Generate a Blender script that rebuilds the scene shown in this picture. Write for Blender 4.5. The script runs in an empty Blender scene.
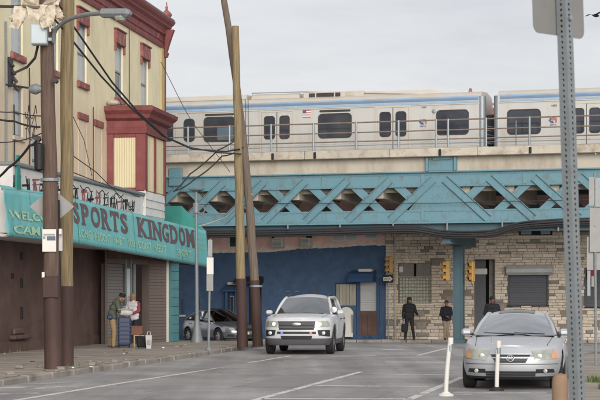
import bpy, bmesh, math, random
import numpy as np
from mathutils import Vector, Matrix, noise

random.seed(7)
SC = bpy.context.scene
COL = SC.collection
F, CAMZ, HY = 1700.0, 1.6, 299.0          # focal length in photo pixels, eye height, horizon row
TH = math.atan(280 / F); SN, CS = math.sin(TH), math.cos(TH)      # direction of the street

# ------------------------------------------------------------------ camera, sky, sun, exposure
cam = bpy.data.objects.new("camera", bpy.data.cameras.new("camera")); COL.objects.link(cam)
cam.location = (0, 0, CAMZ); cam.rotation_euler = (math.radians(90), 0, 0)
cam.data.lens = F / 600 * 36; cam.data.sensor_width = 36
cam.data.shift_y = (HY - 200) / 600
cam.data.clip_start = 0.5; cam.data.clip_end = 3000
cam.data.dof.use_dof = True; cam.data.dof.focus_distance = 48; cam.data.dof.aperture_fstop = 13
SC.camera = cam

SUN_EL, SUN_AZ = math.radians(17), math.radians(170)
w = bpy.data.worlds.new("World"); SC.world = w; w.use_nodes = True
nt = w.node_tree; nt.nodes.clear()
def N(nt, t, **kw):
    n = nt.nodes.new(t)
    for k, v in kw.items():
        if k in n.inputs: n.inputs[k].default_value = v
        else: setattr(n, k, v)
    return n
sky = N(nt, "ShaderNodeTexSky", sky_type="NISHITA", sun_disc=False, sun_elevation=SUN_EL, sun_rotation=SUN_AZ, air_density=1.0, dust_density=2.0)
bg1 = N(nt, "ShaderNodeBackground", Strength=0.10)
nt.links.new(sky.outputs[0], bg1.inputs[0])
tc = N(nt, "ShaderNodeTexCoord")
mp = N(nt, "ShaderNodeMapping"); mp.inputs["Scale"].default_value = (1, 1, 4.5)
nz = N(nt, "ShaderNodeTexNoise", Scale=3.4, Detail=6.0, Roughness=0.6)
rp = N(nt, "ShaderNodeValToRGB")
rp.color_ramp.elements[0].position = 0.32; rp.color_ramp.elements[0].color = (0.49, 0.50, 0.53, 1)
rp.color_ramp.elements[1].position = 0.68; rp.color_ramp.elements[1].color = (0.66, 0.66, 0.67, 1)
bg2 = N(nt, "ShaderNodeBackground", Strength=0.98)
mx = N(nt, "ShaderNodeMixShader", Fac=0.92)
wo = N(nt, "ShaderNodeOutputWorld")
L_ = nt.links.new
L_(tc.outputs["Generated"], mp.inputs[0]); L_(mp.outputs[0], nz.inputs["Vector"]); L_(nz.outputs[0], rp.inputs[0])
L_(rp.outputs[0], bg2.inputs[0]); L_(bg1.outputs[0], mx.inputs[1]); L_(bg2.outputs[0], mx.inputs[2]); L_(mx.outputs[0], wo.inputs[0])

sl = bpy.data.lights.new("sun", "SUN"); sl.energy = 2.7; sl.angle = math.radians(40); sl.color = (1, 0.96, 0.9)
so = bpy.data.objects.new("sun", sl); COL.objects.link(so)
so.rotation_euler = (math.radians(90) - SUN_EL, 0, math.radians(180) - SUN_AZ)
SC.view_settings.view_transform = "Standard"; SC.view_settings.look = "None"
SC.view_settings.exposure = 0.42; SC.view_settings.gamma = 1.0

# ------------------------------------------------------------------ helpers
def gz(y): return -0.018 * min(max(0.0, y - 58), 34)          # the ground falls away towards the avenue
def gD(py):
    d = CAMZ * F / (py - HY)
    if d > 58: d = (CAMZ * F - 0.018 * 58 * F) / ((py - HY) - 0.018 * F)
    return d
def G(px, py, h=0.0):
    d = (CAMZ - h) * F / (py - HY) if h else gD(py)
    return Vector(((px - 300) / F * d, d, h if h else gz(d)))
def zat(py, D): return CAMZ + (HY - py) * D / F
def P(L, A, z=0.0): return Vector((CS * L + SN * A, -SN * L + CS * A, z))
def onL(px, L):                                                # distance along the street and depth of a point on a plane parallel to it
    k = (px - 300) / F; D = L / (CS * k - SN)
    return D * (SN * k + CS), D
EO = Vector((6.27, 67.5, 0)); ER = math.radians(-16.33); EX, EY = math.cos(ER), math.sin(ER)   # frame of the railway and the avenue
def E(x, y, z=0.0): return Vector((EO.x + x * EX - y * EY, EO.y + x * EY + y * EX, z))
def ex(px, yE):
    k = (px - 300) / F
    return (k * (EO.y + EX * yE) - EO.x + EY * yE) / (EX - k * EY)
def eD(px, yE): return EO.y + ex(px, yE) * EY + yE * EX
def ez(px, py, yE): return zat(py, eD(px, yE))

class MB:
    def __init__(s): s.v = []; s.f = []; s.m = []
    def add(s, vs, fs, mi=0):
        o = len(s.v); s.v += [tuple(v) for v in vs]
        for f in fs: s.f.append(tuple(i + o for i in f)); s.m.append(mi)
        return s
    def box(s, x0, x1, y0, y1, z0, z1, mi=0, M=None, ch=0.0):
        if ch:
            vs, fs = chbox(x1 - x0, y1 - y0, z1 - z0, ch)
            c = Vector(((x0 + x1) / 2, (y0 + y1) / 2, (z0 + z1) / 2)); vs = [v + c for v in vs]
        else:
            vs = [Vector(p) for p in ((x0, y0, z0), (x1, y0, z0), (x1, y1, z0), (x0, y1, z0), (x0, y0, z1), (x1, y0, z1), (x1, y1, z1), (x0, y1, z1))]
            fs = [(3, 2, 1, 0), (4, 5, 6, 7), (0, 1, 5, 4), (1, 2, 6, 5), (2, 3, 7, 6), (3, 0, 4, 7)]
        if M is not None: vs = [M @ v for v in vs]
        return s.add(vs, fs, mi)
    def prism(s, pts, d, mi=0):                                # polygon of 3-D points pushed along d
        n = len(pts); d = Vector(d); vs = [Vector(p) for p in pts]; vs += [p + d for p in vs]
        fs = [tuple(range(n))[::-1], tuple(range(n, 2 * n))] + [(i, (i + 1) % n, n + (i + 1) % n, n + i) for i in range(n)]
        return s.add(vs, fs, mi)
    def tube(s, pts, r, n=8, mi=0, caps=True):
        pts = [Vector(p) for p in pts]; R = r if isinstance(r, (list, tuple)) else [r] * len(pts)
        vs = []; fs = []; up = None
        for i, p in enumerate(pts):
            t = (pts[min(i + 1, len(pts) - 1)] - pts[max(i - 1, 0)]).normalized()
            if up is None: up = t.orthogonal().normalized()
            up = (up - t * up.dot(t)).normalized(); b = t.cross(up)
            vs += [p + (up * math.cos(a) + b * math.sin(a)) * R[i] for a in [2 * math.pi * k / n for k in range(n)]]
        for i in range(len(pts) - 1):
            fs += [(i * n + k, i * n + (k + 1) % n, (i + 1) * n + (k + 1) % n, (i + 1) * n + k) for k in range(n)]
        if caps: fs += [tuple(range(n))[::-1], tuple(range((len(pts) - 1) * n, len(pts) * n))]
        return s.add(vs, fs, mi)
    def lathe(s, prof, n=16, M=None, mi=0, caps=True):
        vs = []; fs = []
        for r, z in prof: vs += [Vector((r * math.cos(2 * math.pi * k / n), r * math.sin(2 * math.pi * k / n), z)) for k in range(n)]
        if M is not None: vs = [M @ v for v in vs]
        for i in range(len(prof) - 1):
            fs += [(i * n + k, i * n + (k + 1) % n, (i + 1) * n + (k + 1) % n, (i + 1) * n + k) for k in range(n)]
        if caps: fs += [tuple(range(n))[::-1], tuple(range((len(prof) - 1) * n, len(prof) * n))]
        return s.add(vs, fs, mi)
    def sweep(s, prof, path, mi=0):                            # closed profile (out, z) along mitred corners given as functions out -> (x, y)
        n = len(prof); vs = []; fs = []
        for fn in path: vs += [Vector((*fn(o), z)) for o, z in prof]
        for i in range(len(path) - 1): fs += [(i * n + k, i * n + (k + 1) % n, (i + 1) * n + (k + 1) % n, (i + 1) * n + k) for k in range(n)]
        fs += [tuple(range(n))[::-1], tuple(range((len(path) - 1) * n, len(path) * n))]
        return s.add(vs, fs, mi)
    def holed(s, u0, u1, v0, v1, holes, depth, fn, mi=0, mr=None):      # a wall sheet with openings and their reveals; fn(u, v, d)
        us = sorted({u0, u1, *[a for h in holes for a in h[:2] if u0 < a < u1]}); vs_ = sorted({v0, v1, *[a for h in holes for a in h[2:4] if v0 < a < v1]})
        for a, b in zip(us, us[1:]):
            for c, d in zip(vs_, vs_[1:]):
                mu, mv = (a + b) / 2, (c + d) / 2
                if any(h[0] < mu < h[1] and h[2] < mv < h[3] for h in holes): continue
                s.add([fn(a, c, 0), fn(b, c, 0), fn(b, d, 0), fn(a, d, 0)], [(0, 1, 2, 3)], mi)
        for h in holes:
            q = [(h[0], h[2]), (h[1], h[2]), (h[1], h[3]), (h[0], h[3])]
            for i in range(4):
                (a, c), (b, d) = q[i], q[(i + 1) % 4]
                s.add([fn(a, c, 0), fn(a, c, depth), fn(b, d, depth), fn(b, d, 0)], [(0, 1, 2, 3)], mi if mr is None else mr)
        return s
    def mesh(s, name, mats, smooth=False):
        me = bpy.data.meshes.new(name); me.from_pydata(s.v, [], s.f)
        for m in (mats if isinstance(mats, (list, tuple)) else [mats]): me.materials.append(m)
        if any(s.m): me.polygons.foreach_set("material_index", s.m)
        bm = bmesh.new(); bm.from_mesh(me)
        if smooth:
            bmesh.ops.remove_doubles(bm, verts=bm.verts, dist=1e-5)
        bmesh.ops.recalc_face_normals(bm, faces=bm.faces); bm.to_mesh(me); bm.free()
        if smooth:
            me.polygons.foreach_set("use_smooth", [True] * len(me.polygons))
            if smooth != "all":
                try: me.set_sharp_from_angle(angle=math.radians(38))
                except Exception: pass
        me.update(); return me
    def build(s, name, mats, parent=None, smooth=False, **kw):
        return link(name, s.mesh(name, mats, smooth), parent, **kw)

_ch = {}
def chbox(a, b, c, ch):
    k = (round(a, 4), round(b, 4), round(c, 4), round(ch, 4))
    if k not in _ch:
        bm = bmesh.new(); bmesh.ops.create_cube(bm, size=1)
        for v in bm.verts: v.co = Vector((v.co.x * a, v.co.y * b, v.co.z * c))
        bmesh.ops.bevel(bm, geom=list(bm.edges), offset=min(ch, a * .45, b * .45, c * .45), segments=1, affect="EDGES")
        bm.verts.index_update()
        _ch[k] = ([v.co.copy() for v in bm.verts], [tuple(v.index for v in f.verts) for f in bm.faces]); bm.free()
    return [v.copy() for v in _ch[k][0]], _ch[k][1]

def link(name, me, parent=None, loc=None, rot=None, scale=None, **kw):
    o = bpy.data.objects.new(name, me); COL.objects.link(o)
    if parent is not None: o.parent = parent
    if loc is not None: o.location = loc
    if rot is not None: o.rotation_euler = rot
    if scale is not None: o.scale = scale
    for k, v in kw.items(): o[k] = v
    return o
def thing(name, label, cat, loc=(0, 0, 0), rz=0.0, group=None, rot=None):
    o = bpy.data.objects.new(name, None); COL.objects.link(o); o.empty_display_size = 0.2
    o.location = loc; o.rotation_euler = rot or (0, 0, rz); o["label"] = label; o["category"] = cat
    if group: o["group"] = group
    return o
def copy_tree(o, parent=None):
    c = o.copy(); COL.objects.link(c); c.parent = parent
    for ch in list(o.children): copy_tree(ch, c)
    return c
def evaluated(o):                                              # apply modifiers, keep the object
    dg = bpy.context.evaluated_depsgraph_get(); dg.update()
    me = bpy.data.meshes.new_from_object(o.evaluated_get(dg), depsgraph=dg)
    o.modifiers.clear(); o.data = me; return o
def glyphs(body, off=0.0):                                     # outline of a piece of lettering as flat faces in a unit box
    cu = bpy.data.curves.new("lettering", "FONT"); cu.body = body; cu.offset = off; cu.resolution_u = 3
    o = bpy.data.objects.new("lettering", cu); COL.objects.link(o)
    dg = bpy.context.evaluated_depsgraph_get(); dg.update()
    me = o.evaluated_get(dg).to_mesh()
    vs = [(v.co.x, v.co.y) for v in me.vertices]; fs = [tuple(p.vertices) for p in me.polygons]
    o.evaluated_get(dg).to_mesh_clear(); bpy.data.objects.remove(o); bpy.data.curves.remove(cu)
    x0, x1 = min(v[0] for v in vs), max(v[0] for v in vs); y0, y1 = min(v[1] for v in vs), max(v[1] for v in vs)
    return [((x - x0) / (x1 - x0), (y - y0) / (y1 - y0)) for x, y in vs], fs

# ------------------------------------------------------------------ materials
def s2l(c): return tuple((x / 255 / 12.92) if x / 255 <= .04045 else ((x / 255 + .055) / 1.055) ** 2.4 for x in c)
def mat(name, rgb, rough=.7, metal=0.0, var=.12, scale=2.5, bump=0.0, bscale=60.0, rnd=0.0, dirt=None, damt=.5, dscale=.7, stretch=(1, 1, 1), spec=.4, coat=0.0, detail=5.0, dth=(.5, .7)):
    m = bpy.data.materials.new(name); m.use_nodes = True; t = m.node_tree; b = t.nodes["Principled BSDF"]; lk = t.links.new
    c = s2l(rgb); b.inputs["Roughness"].default_value = rough; b.inputs["Metallic"].default_value = metal
    b.inputs["Specular IOR Level"].default_value = spec; b.inputs["Coat Weight"].default_value = coat; b.inputs["Coat Roughness"].default_value = .16
    co = N(t, "ShaderNodeTexCoord"); mp = N(t, "ShaderNodeMapping"); mp.inputs["Scale"].default_value = stretch
    lk(co.outputs["Object"], mp.inputs[0]); vec = mp.outputs[0]
    if rnd:
        oi = N(t, "ShaderNodeObjectInfo"); va = N(t, "ShaderNodeVectorMath", operation="ADD")
        sc = N(t, "ShaderNodeVectorMath", operation="SCALE"); sc.inputs["Scale"].default_value = 37.0
        cx = N(t, "ShaderNodeCombineXYZ"); [lk(oi.outputs["Random"], cx.inputs[i]) for i in range(3)]
        lk(cx.outputs[0], sc.inputs[0]); lk(vec, va.inputs[0]); lk(sc.outputs[0], va.inputs[1]); vec = va.outputs[0]
    n1 = N(t, "ShaderNodeTexNoise", Scale=scale, Detail=detail, Roughness=.6); lk(vec, n1.inputs["Vector"])
    r = N(t, "ShaderNodeValToRGB"); e = r.color_ramp.elements
    e[0].position = .3; e[1].position = .7
    e[0].color = (*[max(0, x * (1 - var)) for x in c], 1); e[1].color = (*[min(1, x * (1 + var)) for x in c], 1)
    lk(n1.outputs[0], r.inputs[0]); out = r.outputs[0]
    if rnd:
        hs = N(t, "ShaderNodeHueSaturation"); mr = N(t, "ShaderNodeMapRange"); mr.inputs["To Min"].default_value = 1 - rnd; mr.inputs["To Max"].default_value = 1 + rnd
        lk(oi.outputs["Random"], mr.inputs[0]); lk(mr.outputs[0], hs.inputs["Value"]); lk(out, hs.inputs["Color"]); out = hs.outputs[0]
    if dirt:
        n2 = N(t, "ShaderNodeTexNoise", Scale=dscale, Detail=7.0, Roughness=.68); lk(vec, n2.inputs["Vector"])
        r2 = N(t, "ShaderNodeValToRGB"); r2.color_ramp.elements[0].position = dth[0]; r2.color_ramp.elements[1].position = dth[1]
        r2.color_ramp.elements[0].color = (0, 0, 0, 1); r2.color_ramp.elements[1].color = (damt, damt, damt, 1)
        lk(n2.outputs[0], r2.inputs[0])
        mxn = N(t, "ShaderNodeMix", data_type="RGBA"); lk(r2.outputs[0], mxn.inputs[0]); lk(out, mxn.inputs[6]); mxn.inputs[7].default_value = (*s2l(dirt), 1); out = mxn.outputs[2]
    lk(out, b.inputs["Base Color"])
    if bump:
        n3 = N(t, "ShaderNodeTexNoise", Scale=bscale, Detail=4.0); lk(vec, n3.inputs["Vector"])
        bp = N(t, "ShaderNodeBump", Strength=bump, Distance=.02); lk(n3.outputs[0], bp.inputs["Height"]); lk(bp.outputs[0], b.inputs["Normal"])
    return m
def glass(name, tint=(.35, .38, .40), rough=.02, refl=1.0, base=.04):
    m = bpy.data.materials.new(name); m.use_nodes = True; t = m.node_tree; t.nodes.clear(); lk = t.links.new
    tr = N(t, "ShaderNodeBsdfTransparent"); tr.inputs[0].default_value = (*tint, 1)
    gl = N(t, "ShaderNodeBsdfGlossy", Roughness=rough); gl.inputs[0].default_value = (.9, .93, .95, 1)
    fr = N(t, "ShaderNodeFresnel", IOR=1.5); mu = N(t, "ShaderNodeMath", operation="MULTIPLY_ADD"); mu.inputs[1].default_value = refl; mu.inputs[2].default_value = base
    mxs = N(t, "ShaderNodeMixShader"); o = N(t, "ShaderNodeOutputMaterial")
    lk(fr.outputs[0], mu.inputs[0]); lk(mu.outputs[0], mxs.inputs[0]); lk(tr.outputs[0], mxs.inputs[1]); lk(gl.outputs[0], mxs.inputs[2]); lk(mxs.outputs[0], o.inputs[0])
    return m
def emit(name, rgb, st):
    m = bpy.data.materials.new(name); m.use_nodes = True; b = m.node_tree.nodes["Principled BSDF"]
    b.inputs["Base Color"].default_value = (*s2l(rgb), 1); b.inputs["Emission Color"].default_value = (*s2l(rgb), 1); b.inputs["Emission Strength"].default_value = st
    return m
def worn(name, rgb, lo=.38, hi=.56, scale=1.6):                # paint worn through to what lies under it
    m = mat(name, rgb, .75, var=.08, scale=6); t = m.node_tree; b = t.nodes["Principled BSDF"]; lk = t.links.new
    co = N(t, "ShaderNodeTexCoord"); n1 = N(t, "ShaderNodeTexNoise", Scale=scale, Detail=9.0, Roughness=.72); lk(co.outputs["Object"], n1.inputs["Vector"])
    r = N(t, "ShaderNodeValToRGB"); r.color_ramp.elements[0].position = lo; r.color_ramp.elements[1].position = hi
    r.color_ramp.elements[0].color = (.06, .06, .06, 1); r.color_ramp.elements[1].color = (.85, .85, .85, 1)
    lk(n1.outputs[0], r.inputs[0]); lk(r.outputs[0], b.inputs["Alpha"]); return m

M = {}
def asphalt():
    m = mat("asphalt", (154, 151, 150), .88, var=.22, scale=22, bump=.35, bscale=140, dirt=(122, 119, 119), damt=.75, dscale=.35, detail=6, dth=(.42, .62))
    t = m.node_tree; b = t.nodes["Principled BSDF"]; lk = t.links.new
    src = b.inputs["Base Color"].links[0].from_socket
    co = N(t, "ShaderNodeTexCoord")
    # tyre-polished tracks and oil along the street, then cracks
    mp = N(t, "ShaderNodeMapping"); mp.inputs["Rotation"].default_value = (0, 0, TH); mp.inputs["Scale"].default_value = (1.1, .035, 1)
    lk(co.outputs["Object"], mp.inputs[0])
    n = N(t, "ShaderNodeTexNoise", Scale=1.0, Detail=4.0); lk(mp.outputs[0], n.inputs["Vector"])
    r = N(t, "ShaderNodeValToRGB"); r.color_ramp.elements[0].position = .38; r.color_ramp.elements[1].position = .62
    r.color_ramp.elements[0].color = (.80, .80, .80, 1); r.color_ramp.elements[1].color = (1.08, 1.08, 1.08, 1); lk(n.outputs[0], r.inputs[0])
    m1 = N(t, "ShaderNodeMix", data_type="RGBA", blend_type="MULTIPLY"); m1.inputs[0].default_value = 1; lk(src, m1.inputs[6]); lk(r.outputs[0], m1.inputs[7])
    dn = N(t, "ShaderNodeTexNoise", Scale=.5, Detail=4.0); lk(co.outputs["Object"], dn.inputs["Vector"])
    va = N(t, "ShaderNodeVectorMath", operation="MULTIPLY_ADD"); va.inputs[1].default_value = (2.2, 2.2, 0); lk(dn.outputs["Color"], va.inputs[0]); lk(co.outputs["Object"], va.inputs[2])
    vo = N(t, "ShaderNodeTexVoronoi", Scale=.28, feature="DISTANCE_TO_EDGE"); lk(va.outputs[0], vo.inputs["Vector"])
    r2 = N(t, "ShaderNodeValToRGB"); r2.color_ramp.elements[0].position = .0; r2.color_ramp.elements[1].position = .012
    r2.color_ramp.elements[0].color = (.45, .45, .45, 1); r2.color_ramp.elements[1].color = (1, 1, 1, 1); lk(vo.outputs["Distance"], r2.inputs[0])
    m2 = N(t, "ShaderNodeMix", data_type="RGBA", blend_type="MULTIPLY"); m2.inputs[0].default_value = .4; lk(m1.outputs[2], m2.inputs[6]); lk(r2.outputs[0], m2.inputs[7])
    lk(m2.outputs[2], b.inputs["Base Color"]); return m
M["asphalt"] = asphalt()
M["patch"] = mat("patched_asphalt", (132, 129, 129), .9, var=.12, scale=40, bump=.4, bscale=120, dirt=(146, 143, 142), damt=.7, dscale=.9)
M["line"] = worn("road_paint", (212, 210, 206), .30, .50, 2.2)
M["line_worn"] = worn("worn_road_paint", (200, 198, 195), .40, .60, 2.2)
M["slab"] = mat("pavement_concrete", (142, 133, 124), .9, var=.12, scale=1.2, bump=.25, bscale=50, rnd=.06, dirt=(105, 97, 90), damt=.6, dscale=.9)
M["kerb"] = mat("kerb_stone", (140, 133, 125), .9, var=.18, scale=2.2, bump=.4, bscale=30, rnd=.1, dirt=(86, 80, 76), damt=.7, dscale=1.5)
M["joint"] = mat("joint_dirt", (88, 82, 76), .95, var=.2, scale=3)
M["farpave"] = mat("far_pavement", (112, 106, 102), .9, var=.12, scale=1.5, dirt=(88, 84, 82), damt=.6)
def facade():
    m = mat("painted_stucco", (214, 204, 172), .85, var=.10, scale=.7, bump=.25, bscale=16, detail=8)
    t = m.node_tree; b = t.nodes["Principled BSDF"]; lk = t.links.new; src = b.inputs["Base Color"].links[0].from_socket
    co = N(t, "ShaderNodeTexCoord"); sp = N(t, "ShaderNodeSeparateXYZ"); lk(co.outputs["Object"], sp.inputs[0])
    n = N(t, "ShaderNodeTexNoise", Scale=.8, Detail=6.0, Roughness=.7); lk(co.outputs["Object"], n.inputs["Vector"])
    ma = N(t, "ShaderNodeMath", operation="MULTIPLY_ADD"); ma.inputs[1].default_value = 1.6; lk(n.outputs[0], ma.inputs[0]); lk(sp.outputs[2], ma.inputs[2])
    r = N(t, "ShaderNodeMapRange"); r.inputs["From Min"].default_value = 8.15; r.inputs["From Max"].default_value = 8.75; lk(ma.outputs[0], r.inputs[0])
    lo = N(t, "ShaderNodeMix", data_type="RGBA"); lk(n.outputs[0], lo.inputs[0]); lo.inputs[6].default_value = (*s2l((212, 194, 170)), 1); lo.inputs[7].default_value = (*s2l((200, 184, 162)), 1)
    mx = N(t, "ShaderNodeMix", data_type="RGBA"); lk(r.outputs[0], mx.inputs[0]); lk(lo.outputs[2], mx.inputs[6]); lk(src, mx.inputs[7])
    # rain streaks and grime
    mp = N(t, "ShaderNodeMapping"); mp.inputs["Scale"].default_value = (1.1, 1.1, .22); lk(co.outputs["Object"], mp.inputs[0])
    n2 = N(t, "ShaderNodeTexNoise", Scale=1.6, Detail=6.0, Roughness=.65); lk(mp.outputs[0], n2.inputs["Vector"])
    r2 = N(t, "ShaderNodeValToRGB"); r2.color_ramp.elements[0].position = .50; r2.color_ramp.elements[1].position = .78
    r2.color_ramp.elements[0].color = (0, 0, 0, 1); r2.color_ramp.elements[1].color = (.42, .42, .42, 1); lk(n2.outputs[0], r2.inputs[0])
    m3 = N(t, "ShaderNodeMix", data_type="RGBA"); lk(r2.outputs[0], m3.inputs[0]); lk(mx.outputs[2], m3.inputs[6]); m3.inputs[7].default_value = (*s2l((150, 132, 110)), 1)
    lk(m3.outputs[2], b.inputs["Base Color"]); return m
M["facade"] = facade()
M["red"] = mat("oxblood_paint", (116, 59, 59), .65, var=.16, scale=3, dirt=(142, 96, 92), damt=.45, dscale=2.5, rnd=.05, dth=(.5, .75))
M["redlint"] = mat("faded_red_paint", (130, 76, 74), .75, var=.2, scale=6, dirt=(190, 160, 140), damt=.55, dscale=4)
M["cream"] = mat("cream_panel", (200, 190, 158), .7, var=.05, dirt=(190, 170, 125), damt=.5, dscale=1.5, stretch=(1, 1, .3))
M["gold"] = mat("ochre_paint", (176, 158, 112), .8, var=.12)
M["siding"] = mat("white_siding", (208, 206, 204), .6, var=.05, dirt=(176, 172, 168), damt=.6, dscale=1.2, rnd=.05)
M["brown"] = mat("brown_paint", (88, 68, 62), .8, var=.2, scale=1.6, bump=.4, bscale=10, dirt=(112, 92, 85), damt=.6, dscale=.9, dth=(.46, .70))
M["shutter"] = mat("shutter_steel", (118, 114, 112), .6, .2, var=.08, scale=3, dirt=(88, 82, 78), damt=.5)
M["shutterd"] = mat("dark_shutter_steel", (84, 86, 92), .6, .2, var=.06, scale=3, rnd=.04)
M["shutterb"] = mat("brown_shutter_steel", (104, 92, 86), .65, .1, var=.08)
M["shutterl"] = mat("pale_shutter_steel", (176, 177, 177), .55, .2, var=.08, dirt=(110, 106, 100), damt=.5)
M["tealp"] = mat("teal_wall_paint", (74, 118, 122), .7, var=.1, bump=.2, bscale=20)
def canvas():
    m = mat("turquoise_vinyl", (104, 172, 174), .62, var=.08, scale=1.0, bump=.12, bscale=6, dirt=(132, 186, 184), damt=.6, dscale=.8, stretch=(1, 1, .6))
    return m
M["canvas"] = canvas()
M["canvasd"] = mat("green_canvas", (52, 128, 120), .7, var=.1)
M["letter"] = mat("faded_purple_letter", (100, 80, 84), .7, var=.14, scale=5, dirt=(120, 108, 112), damt=.5, dscale=6)
M["lettery"] = mat("faded_yellow_letter", (156, 192, 168), .7, var=.1, scale=8, dirt=(150, 198, 176), damt=.7, dscale=3, dth=(.42, .6))
M["letterw"] = mat("yellow_letter", (160, 192, 164), .7, var=.1, scale=8, dirt=(170, 205, 178), damt=.5, dscale=4)
M["black"] = mat("black", (26, 26, 28), .6, var=.2)
M["graf"] = mat("spray_paint", (38, 32, 36), .7, var=.3)
M["grafr"] = mat("red_spray_paint", (140, 84, 84), .7, var=.3)
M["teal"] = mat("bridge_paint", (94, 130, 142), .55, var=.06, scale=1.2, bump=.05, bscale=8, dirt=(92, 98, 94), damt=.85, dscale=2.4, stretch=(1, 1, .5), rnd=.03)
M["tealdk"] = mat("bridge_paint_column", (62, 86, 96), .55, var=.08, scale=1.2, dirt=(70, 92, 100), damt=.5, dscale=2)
M["concrete"] = mat("aged_concrete", (172, 165, 153), .9, var=.10, scale=.9, bump=.2, bscale=20, dirt=(136, 120, 102), damt=.65, dscale=1.1, stretch=(1, 1, .35))
M["concretel"] = mat("ledge_concrete", (178, 170, 157), .9, var=.14, scale=1.5, dirt=(128, 112, 94), damt=.8, dscale=2.2, rnd=.08)
M["galv"] = mat("galvanised_steel", (136, 142, 146), .5, .5, var=.1, scale=8, dirt=(120, 122, 124), damt=.4)
M["galvd"] = mat("dull_galvanised_steel", (128, 133, 135), .55, .3, var=.1, scale=14, bump=.1, bscale=60)
M["rust"] = mat("rusty_rail_steel", (122, 108, 98), .7, .2, var=.2, scale=6)
M["train"] = mat("stainless_train_body", (178, 177, 174), .42, .12, var=.04, scale=1.5, dirt=(160, 150, 138), damt=.6, dscale=1.3, stretch=(1, 1, .25))
M["trainroof"] = mat("train_roof", (180, 174, 164), .6, .1, var=.06, dirt=(178, 160, 138), damt=.5)
M["blue"] = mat("blue_stripe", (100, 122, 150), .5, var=.1)
M["bluel"] = mat("light_blue_stripe", (136, 160, 182), .5, var=.08)
M["trainglass"] = mat("train_window_glass", (52, 56, 64), .08, var=.25, scale=1.5, spec=.6)
M["trainglass2"] = mat("train_window_blind", (82, 98, 112), .2, var=.1, spec=.6)
M["gasket"] = mat("rubber_gasket", (52, 50, 50), .7)
M["stone"] = mat("tan_stone", (200, 188, 173), .9, var=.18, scale=7, bump=.5, bscale=18, rnd=.10, dirt=(188, 170, 148), damt=.6, dscale=5)
M["stoneg"] = mat("grey_stone", (134, 130, 126), .9, var=.16, scale=7, bump=.5, bscale=18, rnd=.18, dirt=(120, 114, 108), damt=.5, dscale=5)
M["stonep"] = mat("pale_stone", (210, 201, 188), .9, var=.1, scale=7, bump=.5, bscale=18, rnd=.15)
M["mortar"] = mat("mortar", (128, 117, 105), .95, var=.15, scale=6)
M["bluewall"] = mat("blue_painted_brick", (62, 84, 114), .75, var=.14, scale=2.6, bump=.6, bscale=8, dirt=(78, 100, 130), damt=.6, dscale=1.8)
M["bluetrim"] = mat("blue_trim", (48, 76, 112), .6, var=.1)
M["pinkbrick"] = mat("pink_brick", (216, 178, 170), .9, var=.16, scale=4, bump=.4, bscale=14, dirt=(196, 176, 162), damt=.7, dscale=1.6, rnd=.12)
M["plaster"] = mat("flaking_plaster", (206, 198, 186), .9, var=.14, scale=4, bump=.3)
M["redroof"] = mat("red_roof_tile", (168, 88, 68), .8, var=.2, scale=4, rnd=.15)
M["woodp"] = mat("dark_pole_wood", (92, 75, 66), .9, var=.36, scale=5, bump=.7, bscale=9, stretch=(5, 5, .28), dirt=(66, 56, 52), damt=.7, dscale=3)
M["woodt"] = mat("tan_pole_wood", (128, 113, 86), .9, var=.36, scale=5, bump=.7, bscale=9, stretch=(5, 5, .28), dirt=(100, 88, 66), damt=.75, dscale=3)
M["woodg"] = mat("grey_pole_wood", (104, 92, 82), .9, var=.36, scale=5, bump=.7, bscale=9, stretch=(5, 5, .28), dirt=(86, 76, 70), damt=.6, dscale=3)
M["polebrown"] = mat("brown_pole_paint", (66, 48, 44), .75, var=.14, scale=2.5, stretch=(1, 1, .3), dirt=(100, 78, 70), damt=.5)
M["signback"] = mat("weathered_aluminium", (130, 129, 127), .55, .25, var=.07, scale=6, dirt=(120, 112, 108), damt=.4)
M["white"] = mat("white_paint", (202, 199, 192), .6, var=.05, dirt=(190, 186, 180), damt=.4)
M["cable"] = mat("cable_black", (44, 42, 44), .6)
M["yellow"] = mat("signal_yellow", (164, 128, 72), .55, var=.1)
M["lensd"] = mat("unlit_lens", (40, 30, 28), .15)
M["glassblk"] = mat("glass_block", (172, 176, 162), .12, var=.2, scale=9, rnd=.1, spec=.6)
M["winglass"] = mat("dark_window_glass", (58, 62, 68), .08, var=.25, scale=1.2, spec=.6)
M["blind"] = mat("pale_blind", (176, 180, 184), .4, var=.08, scale=2, spec=.5)
M["silver"] = mat("silver_car_paint", (184, 186, 190), .5, .55, var=.03, coat=.12)
M["whitecar"] = mat("white_car_paint", (190, 192, 196), .45, .1, var=.02, coat=.2)
M["darkcar"] = mat("graphite_car_paint", (146, 149, 156), .26, .8, var=.03, coat=.9)
M["plasticd"] = mat("dark_trim_plastic", (42, 42, 44), .6, var=.1)
M["plasticg"] = mat("grey_trim_plastic", (82, 82, 86), .6, var=.06)
M["tyre"] = mat("tyre_rubber", (36, 35, 35), .85, var=.15, scale=8)
M["rim"] = mat("alloy_wheel", (160, 162, 166), .35, .7, var=.05)
M["rimd"] = mat("dark_wheel", (90, 90, 92), .45, .5, var=.05)
M["chrome"] = mat("chrome", (190, 192, 196), .3, 1.0, var=.02)
M["lamp"] = mat("headlamp_lens", (158, 162, 150), .22, .3, var=.2, scale=9, coat=.6)
M["amber"] = mat("amber_lens", (190, 136, 100), .2, var=.1, coat=.8)
M["lit"] = emit("lit_headlamp", (255, 230, 180), 1.1)
M["pushr"] = emit("red_warning_light", (200, 90, 90), .3)
M["pushb"] = emit("blue_warning_light", (90, 125, 200), .3)
M["carglass"] = glass("car_glass", (.46, .50, .50), refl=1.0, base=.40)
M["carglassd"] = glass("tinted_car_glass", (.16, .17, .18), refl=1.0, base=.24)
M["seat"] = mat("car_seat", (70, 68, 66), .8)
M["skin"] = mat("skin", (150, 108, 86), .6, var=.06)
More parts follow.
